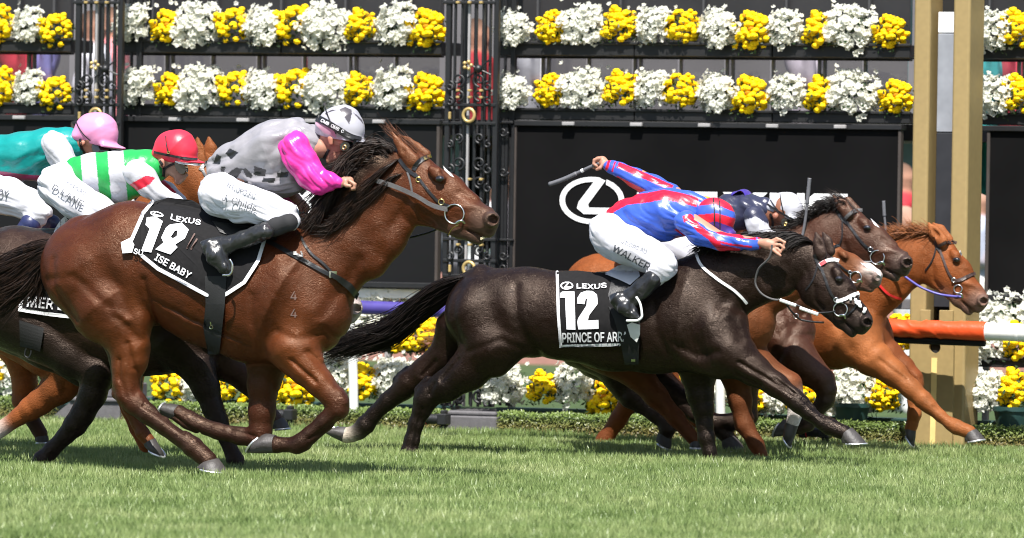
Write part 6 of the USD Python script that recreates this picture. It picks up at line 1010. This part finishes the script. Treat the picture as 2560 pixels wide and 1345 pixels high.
def jockey_green():
    Y = Y2; t = thing('person', 'jockey in green and white striped silks with red cap and red armbands', 'person', W(240, 500, Y), 'jockeys'); Gn = (.02, .33, .07)
    b = Body(Y, .02); c = b.chain; c([(180, 450, 36), (280, 435, 44), (370, 425, 36), (405, 420, 26)]); c([(435, 380, 42)], q=.9); c([(420, 400, 36), (438, 416, 26), (450, 440, 15), (446, 452, 10)], q=.85, k=.015); c([(456, 424, 6), (466, 438, 5)], k=.008); c([(452, 444, 4), (442, 454, 4)], q=1.6, c='l', k=.006); c([(404, 404, 8), (406, 414, 6)], dy=-.09, q=.6, k=.006, c='e')
    c([(350, 435, 26), (378, 480, 18), (440, 505, 11)], dy=-.2); b2 = lambda P, **k_: c([p[:3]+((p[3] if len(p) > 3 else 0)-.16,) for p in P], **k_); hand(b2, (455, 512), (478, 520), Y, 1.); c([(160, 484, 26), (230, 520, 24)], dy=-.1)
    b.build(.0055); put(t, 'body', (b.v, b.fc), 'skin', True, b.colors(dict(SK, b=(.46, .27, .20))))
    x = lambda a, c2: sg.Polygon([(a-4, 360), (c2-6, 360), (c2+1, 430), (c2+9, 520), (a+9, 520), (a, 430)])
    garment(t, 'silk_shirt', Y, [([(195, 425, 34), (230, 428, 46), (280, 434, 56), (330, 430, 56), (365, 420, 46), (392, 418, 34)], dict(q=1.15)), ([(240, 450, 40), (300, 465, 42), (345, 455, 36)], dict(q=1.2))], 'silk', Gn, fold=((.3, 1), 13, .006), seed=21, items=[(x(204, 242), WH), (x(272, 312), WH)])
    RD = (.60, .024, .05); garment(t, 'sleeve', Y, [([(342, 432, 35), (360, 446, 33), (372, 468, 28), (400, 488, 22), (440, 503, 15), (470, 512, 9)], dict(dy=-.2))], 'silk', WH, fold=((.8, .6), 20, .008), seed=22, items=[(sg.Polygon([(322, 462), (366, 438), (388, 444), (376, 460), (342, 478), (336, 490)]), RD)], label='white near sleeve with red armband'); garment(t, 'sleeve', Y, [([(390, 460, 20), (420, 475, 18), (455, 500, 12)], dict(dy=.16))], 'silk', WH, seed=23, items=[(sg.Polygon([(400, 440), (440, 480), (425, 492), (385, 480)]), RD)])
    br = garment(t, 'breeches', Y, [([(150, 448, 40), (180, 440, 36)], dict(q=2.)), ([(142, 466, 50, .06), (190, 500, 48), (240, 530, 42), (300, 560, 32)], dict(dy=-.2)), ([(142, 466, 48), (300, 545, 32)], dict(dy=.2))], 'breeches', WH, fold=((.8, .6), 22, .012), seed=24)
    D = Drape(br); put(t, 'lettering', D.text('T.ORG.AU', (162, 456), (.84, .42), 9, .014, .001), 'ink_pale'); put(t, 'lettering', D.text('D.LANE', (127, 472), (1.05, .62), 15, .014, .001), 'ink')
    garment(t, 'boot', Y, [([(300, 560, 24), (230, 610, 22), (200, 620, 22), (230, 670, 14)], dict(dy=-.3))], 'boot_leather', (0, 0, 0), h=.009)
    hb = garment(t, 'helmet', Y, [([(428, 372, 45), (446, 374, 48), (456, 384, 38)], dict(q=.9)), ([(470, 402, 10, 0, 3.), (508, 407, 3, 0, 5.)],), ([(398, 386, 16)], dict(q=2.))], 'cap_silk', RD, h=.0045, cuts=[((370, 402), (515, 411))], fold=((1, .3), 12, .002), seed=25)
    D = Drape(hb); put(t, 'goggle_strap', D.strap([(384, 380), (420, 388), (460, 395), (494, 398)], 6, .003, .004), 'strap_black'); put(t, 'cap_tie', D.strap([(414, 340), (416, 360), (424, 390)], 2.5, .003), 'strap_black'); put(t, 'cap_badge', D.sheet(sg.Point(421, 381).buffer(4).difference(sg.Point(421, 381).buffer(2)), .008, .002, 4), 'brass'); put(t, 'visor_lining', D.strap([(438, 405), (470, 410), (500, 412)], 5, .002), 'cloth_white')
    D = Drape(b); put(t, 'chin_strap', D.strap([(398, 402), (410, 424), (406, 448)], 7, .004), 'strap_black'); put(t, 'chin_strap', D.strap([(410, 424), (428, 412), (440, 408)], 6, .004), 'strap_black')
    put(t, 'goggles', hull(np.vstack([ring(W(x_, y_, Y-.03+dy), CF, r*.0024, 14, (1.35, .8)) for x_, y_, r, dy in ((450, 416, 15, -.045), (458, 418, 14, .0), (452, 416, 14, .08))])), 'lens_dark', smooth=40)
jockey_green()

def jockey_teal():
    Y = Y3; t = thing('person', 'jockey in teal silks with white sleeves and a pink cap', 'person', W(60, 480, Y), 'jockeys'); TL, MR, PKC = (.006, .22, .21), (.24, .035, .09), (.62, .24, .42)
    b = Body(Y, .02); c = b.chain; c([(0, 420, 40), (90, 380, 46), (170, 360, 34), (205, 350, 28)]); c([(238, 335, 44)], q=.9); c([(215, 350, 34), (236, 366, 24), (250, 384, 14)], q=.85, k=.015); c([(250, 370, 6), (258, 380, 5)], k=.008); c([(206, 358, 7)], dy=-.09, q=.6, k=.006, c='e'); c([(150, 370, 26), (190, 440, 18), (250, 470, 11)], dy=-.15); b2 = lambda P, **k_: c([p[:3]+((p[3] if len(p) > 3 else 0)-.12,) for p in P], **k_); hand(b2, (250, 470), (272, 476), Y, 1.)
    b.build(.007); put(t, 'body', (b.v, b.fc), 'skin', True, b.colors(dict(SK, b=(.36, .18, .12))))
    garment(t, 'silk_shirt', Y, [([(-60, 410, 60), (0, 400, 62), (60, 388, 60), (120, 372, 52), (170, 362, 42), (192, 360, 30)], dict(q=1.15)), ([(40, 410, 36), (100, 420, 36)], dict(q=1.2))], 'silk', TL, fold=((.9, -.3), 14, .010), seed=31, items=[(sg.Polygon([(-120, 434), (0, 428), (60, 436), (130, 440), (130, 480), (-120, 480)]), MR)])
    garment(t, 'sleeve', Y, [([(136, 360, 34), (150, 385, 32), (165, 410, 28), (200, 450, 20), (240, 468, 13)], dict(dy=-.2))], 'silk', WH, fold=((.6, .8), 20, .010), seed=32)
    br = garment(t, 'breeches', Y, [([(-30, 465, 44), (10, 462, 40)], dict(q=2.)), ([(-30, 485, 50, .06), (20, 490, 44), (70, 510, 38), (100, 530, 28)], dict(dy=-.2)), ([(98, 536, 27), (82, 552, 25), (74, 562, 22)], dict(dy=-.24)), ([(-20, 490, 44), (90, 520, 30)], dict(dy=.2))], 'breeches', WH, fold=((.9, .3), 22, .010), seed=34)
    D = Drape(br); put(t, 'lettering', D.text('McEVOY', (-62, 474), (.95, .2), 15, .012, .001, True), 'ink')
    garment(t, 'boot', Y, [([(76, 560, 27), (64, 580, 24), (55, 600, 22)], dict(dy=-.26)), ([(55, 600, 20), (40, 640, 20), (60, 665, 12)], dict(dy=-.28))], 'boot_navy', (0, 0, 0), h=.007, label='navy near boot'); garment(t, 'boot', Y, [([(130, 560, 24), (110, 590, 22), (100, 640, 16)], dict(dy=.2))], 'boot_navy', (0, 0, 0), h=.009)
    hb = garment(t, 'helmet', Y, [([(230, 328, 46), (248, 330, 47), (254, 342, 40)], dict(q=.9)), ([(272, 364, 11, 0, 3.), (310, 371, 3, 0, 5.)],), ([(200, 340, 18)], dict(q=2.))], 'cap_silk', PKC, h=.0045, cuts=[((170, 344), (318, 378))], fold=((1, .3), 12, .002), seed=35)
    D = Drape(hb); put(t, 'cap_tie', D.strap([(190, 304), (204, 330), (226, 352)], 2.5, .003), 'strap_black'); D = Drape(b); put(t, 'chin_strap', D.strap([(200, 346), (204, 370), (212, 384)], 6, .004), 'strap_black'); put(t, 'goggles', hull(np.vstack([ring(W(x_, y_, Y-.03+dy), CF, r*.0024, 14, (1.3, .8)) for x_, y_, r, dy in ((240, 374, 13, -.045), (262, 374, 11, .0), (244, 374, 12, .08))])), 'lens_dark', smooth=40)
jockey_teal()

def jockey_navy():
    Y = Y5; t = thing('person', 'jockey in navy silks with white sleeves and a white cap', 'person', W(1830, 600, Y), 'jockeys'); NV = (.028, .03, .058)
    b = Body(Y, .02); c = b.chain; c([(1740, 570, 34), (1820, 540, 42), (1900, 530, 32), (1930, 528, 26)]); c([(1962, 520, 40)], q=.9); c([(1938, 540, 30), (1952, 556, 22), (1962, 574, 12)], q=.85, k=.015); c([(1968, 560, 6), (1976, 570, 5)], k=.008); c([(1938, 540, 8)], dy=-.09, q=.6, k=.006, c='e'); c([(1890, 560, 24), (1910, 590, 18), (1960, 600, 11)], dy=-.12)
    b2 = lambda P, **k_: c([p[:3]+((p[3] if len(p) > 3 else 0)-.08,) for p in P], **k_); hand(b2, (1965, 598), (1988, 598), Y, 1.)
    b.build(.006); put(t, 'body', (b.v, b.fc), 'skin', True, b.colors(dict(SK, b=(.24, .10, .06))))
    garment(t, 'silk_shirt', Y, [([(1700, 580, 40), (1760, 555, 48), (1820, 540, 52), (1870, 528, 46), (1905, 525, 34)], dict(q=1.15))], 'silk', NV, fold=((.7, .7), 16, .012), seed=41); garment(t, 'body_protector', Y, [([(1840, 488, 10), (1860, 486, 11), (1875, 492, 8)], dict(q=3.))], 'silk', (.05, .03, .25)) 
    garment(t, 'sleeve', Y, [([(1884, 540, 26), (1892, 560, 26), (1896, 575, 22), (1925, 592, 14), (1955, 598, 10)], dict(dy=-.16))], 'silk', WH, fold=((.6, .8), 20, .008), seed=42, items=[(sg.Polygon([(1850, 500), (1930, 500), (1920, 560), (1890, 542), (1860, 550)]), NV)])
    garment(t, 'breeches', Y, [([(1680, 610, 44), (1740, 640, 40), (1800, 660, 32)], dict(dy=-.2)), ([(1680, 610, 44), (1740, 640, 40), (1800, 660, 32)], dict(dy=.2))], 'breeches', WH, h=.009, fold=((.8, .5), 13, .008), seed=43); garment(t, 'boot', Y, [([(1800, 668, 24), (1740, 710, 22), (1760, 770, 14)], dict(dy=-.26))], 'boot_leather', (0, 0, 0), h=.01)
    hb = garment(t, 'helmet', Y, [([(1954, 518, 37), (1968, 520, 38), (1976, 528, 32)], dict(q=.9)), ([(1985, 545, 9, 0, 3.), (2008, 554, 3, 0, 5.)],), ([(1930, 520, 14)], dict(q=2.))], 'cap_silk', (.44, .44, .48), h=.0045, cuts=[((1905, 515), (2020, 566))], fold=((1, .3), 12, .002), seed=45)
    D = Drape(hb); put(t, 'goggle_strap', D.strap([(1918, 510), (1945, 528), (1970, 542), (1990, 552)], 5, .003, .004), 'strap_black'); put(t, 'cap_tie', D.strap([(1950, 485), (1953, 505), (1960, 535)], 2.5, .003), 'strap_black'); put(t, 'cap_tie', D.strap([(1926, 500), (1940, 520), (1950, 532)], 2.5, .003), 'strap_black')
    D = Drape(b); put(t, 'chin_strap', D.strap([(1925, 534), (1932, 558), (1928, 572)], 6, .004), 'strap_black'); put(t, 'goggles', hull(np.vstack([ring(W(x_, y_, Y-.03+dy), CF, r*.0024, 14, (1.2, .8)) for x_, y_, r, dy in ((1962, 557, 11, -.045), (1976, 558, 10, .0), (1964, 557, 11, .08))])), 'lens_dark', smooth=40); put(t, 'goggle_vent', tube(ring(W(1964, 560, Y-.085), [0, 1, 0], .009), .004, 6, closed=True), 'brass')
    k = thing('whip', 'thin upright whip beside the white capped jockey', 'whip', W(2015, 520, Y-.1)); put(k, 'shaft', line3([(2006, 590, -.1), (2014, 545, -.1), (2018, 510, -.1)], Y, .010), 'whip_grey', smooth=True); put(k, 'padded_flap', line3([(2018, 510, -.1), (2024, 445, -.1)], Y, .013), 'whip_grey', smooth=True)
    k = thing('whip', 'upright whip above the neck of the leading chestnut horse', 'whip', W(2212, 540, Y6)); put(k, 'padded_flap', line3([(2209, 502, 0), (2211, 540, 0)], Y6, .012), 'whip_grey', smooth=True); put(k, 'shaft', line3([(2211, 540, 0), (2216, 590, 0), (2220, 640, 0)], Y6, .008), 'whip_grey', smooth=True)
    # the leader's rider, nearly hidden
    Y = Y6; t = thing('person', 'jockey with yellow cap almost hidden behind the red and blue jockey', 'person', W(1700, 560, Y), 'jockeys')
    b = Body(Y, .02); c = b.chain; c([(1600, 580, 40), (1700, 545, 40), (1750, 535, 26)]); c([(1770, 528, 34)], q=.9); c([(1780, 548, 20), (1790, 560, 10)], k=.01); c([(1610, 600, 34), (1700, 650, 24)], dy=-.2); c([(1720, 560, 24), (1790, 610, 14), (1850, 620, 10)], dy=-.18); b2 = lambda P, **k_: c([p[:3]+((p[3] if len(p) > 3 else 0)-.15,) for p in P], **k_); hand(b2, (1850, 620), (1872, 622), Y, 1.); b.build(.009); put(t, 'body', (b.v, b.fc), 'skin', True, b.colors(SK))
    garment(t, 'silk_shirt', Y, [([(1580, 575, 44), (1650, 555, 48), (1720, 545, 42)], dict(q=1.15))], 'silk', (.05, .1, .4), h=.009, fold=((.7, .7), 16, .01)); garment(t, 'sleeve', Y, [([(1715, 558, 28), (1785, 606, 20), (1845, 620, 12)], dict(dy=-.18))], 'silk', WH, h=.008); garment(t, 'breeches', Y, [([(1580, 610, 46), (1650, 645, 40), (1710, 660, 30)], dict(dy=-.2)), ([(1580, 610, 46), (1650, 645, 40), (1710, 660, 30)], dict(dy=.2))], 'breeches', WH, h=.009); garment(t, 'boot', Y, [([(1710, 668, 24), (1640, 710, 22), (1660, 770, 14)], dict(dy=-.26))], 'boot_leather', (0, 0, 0), h=.01)
    garment(t, 'cap', Y, [([(1762, 526, 36), (1776, 530, 34)], dict(q=.92)), ([(1790, 548, 8, 0, 3.), (1806, 554, 3, 0, 4.)],)], 'cap_silk', (.75, .32, .03), h=.006)
jockey_navy()
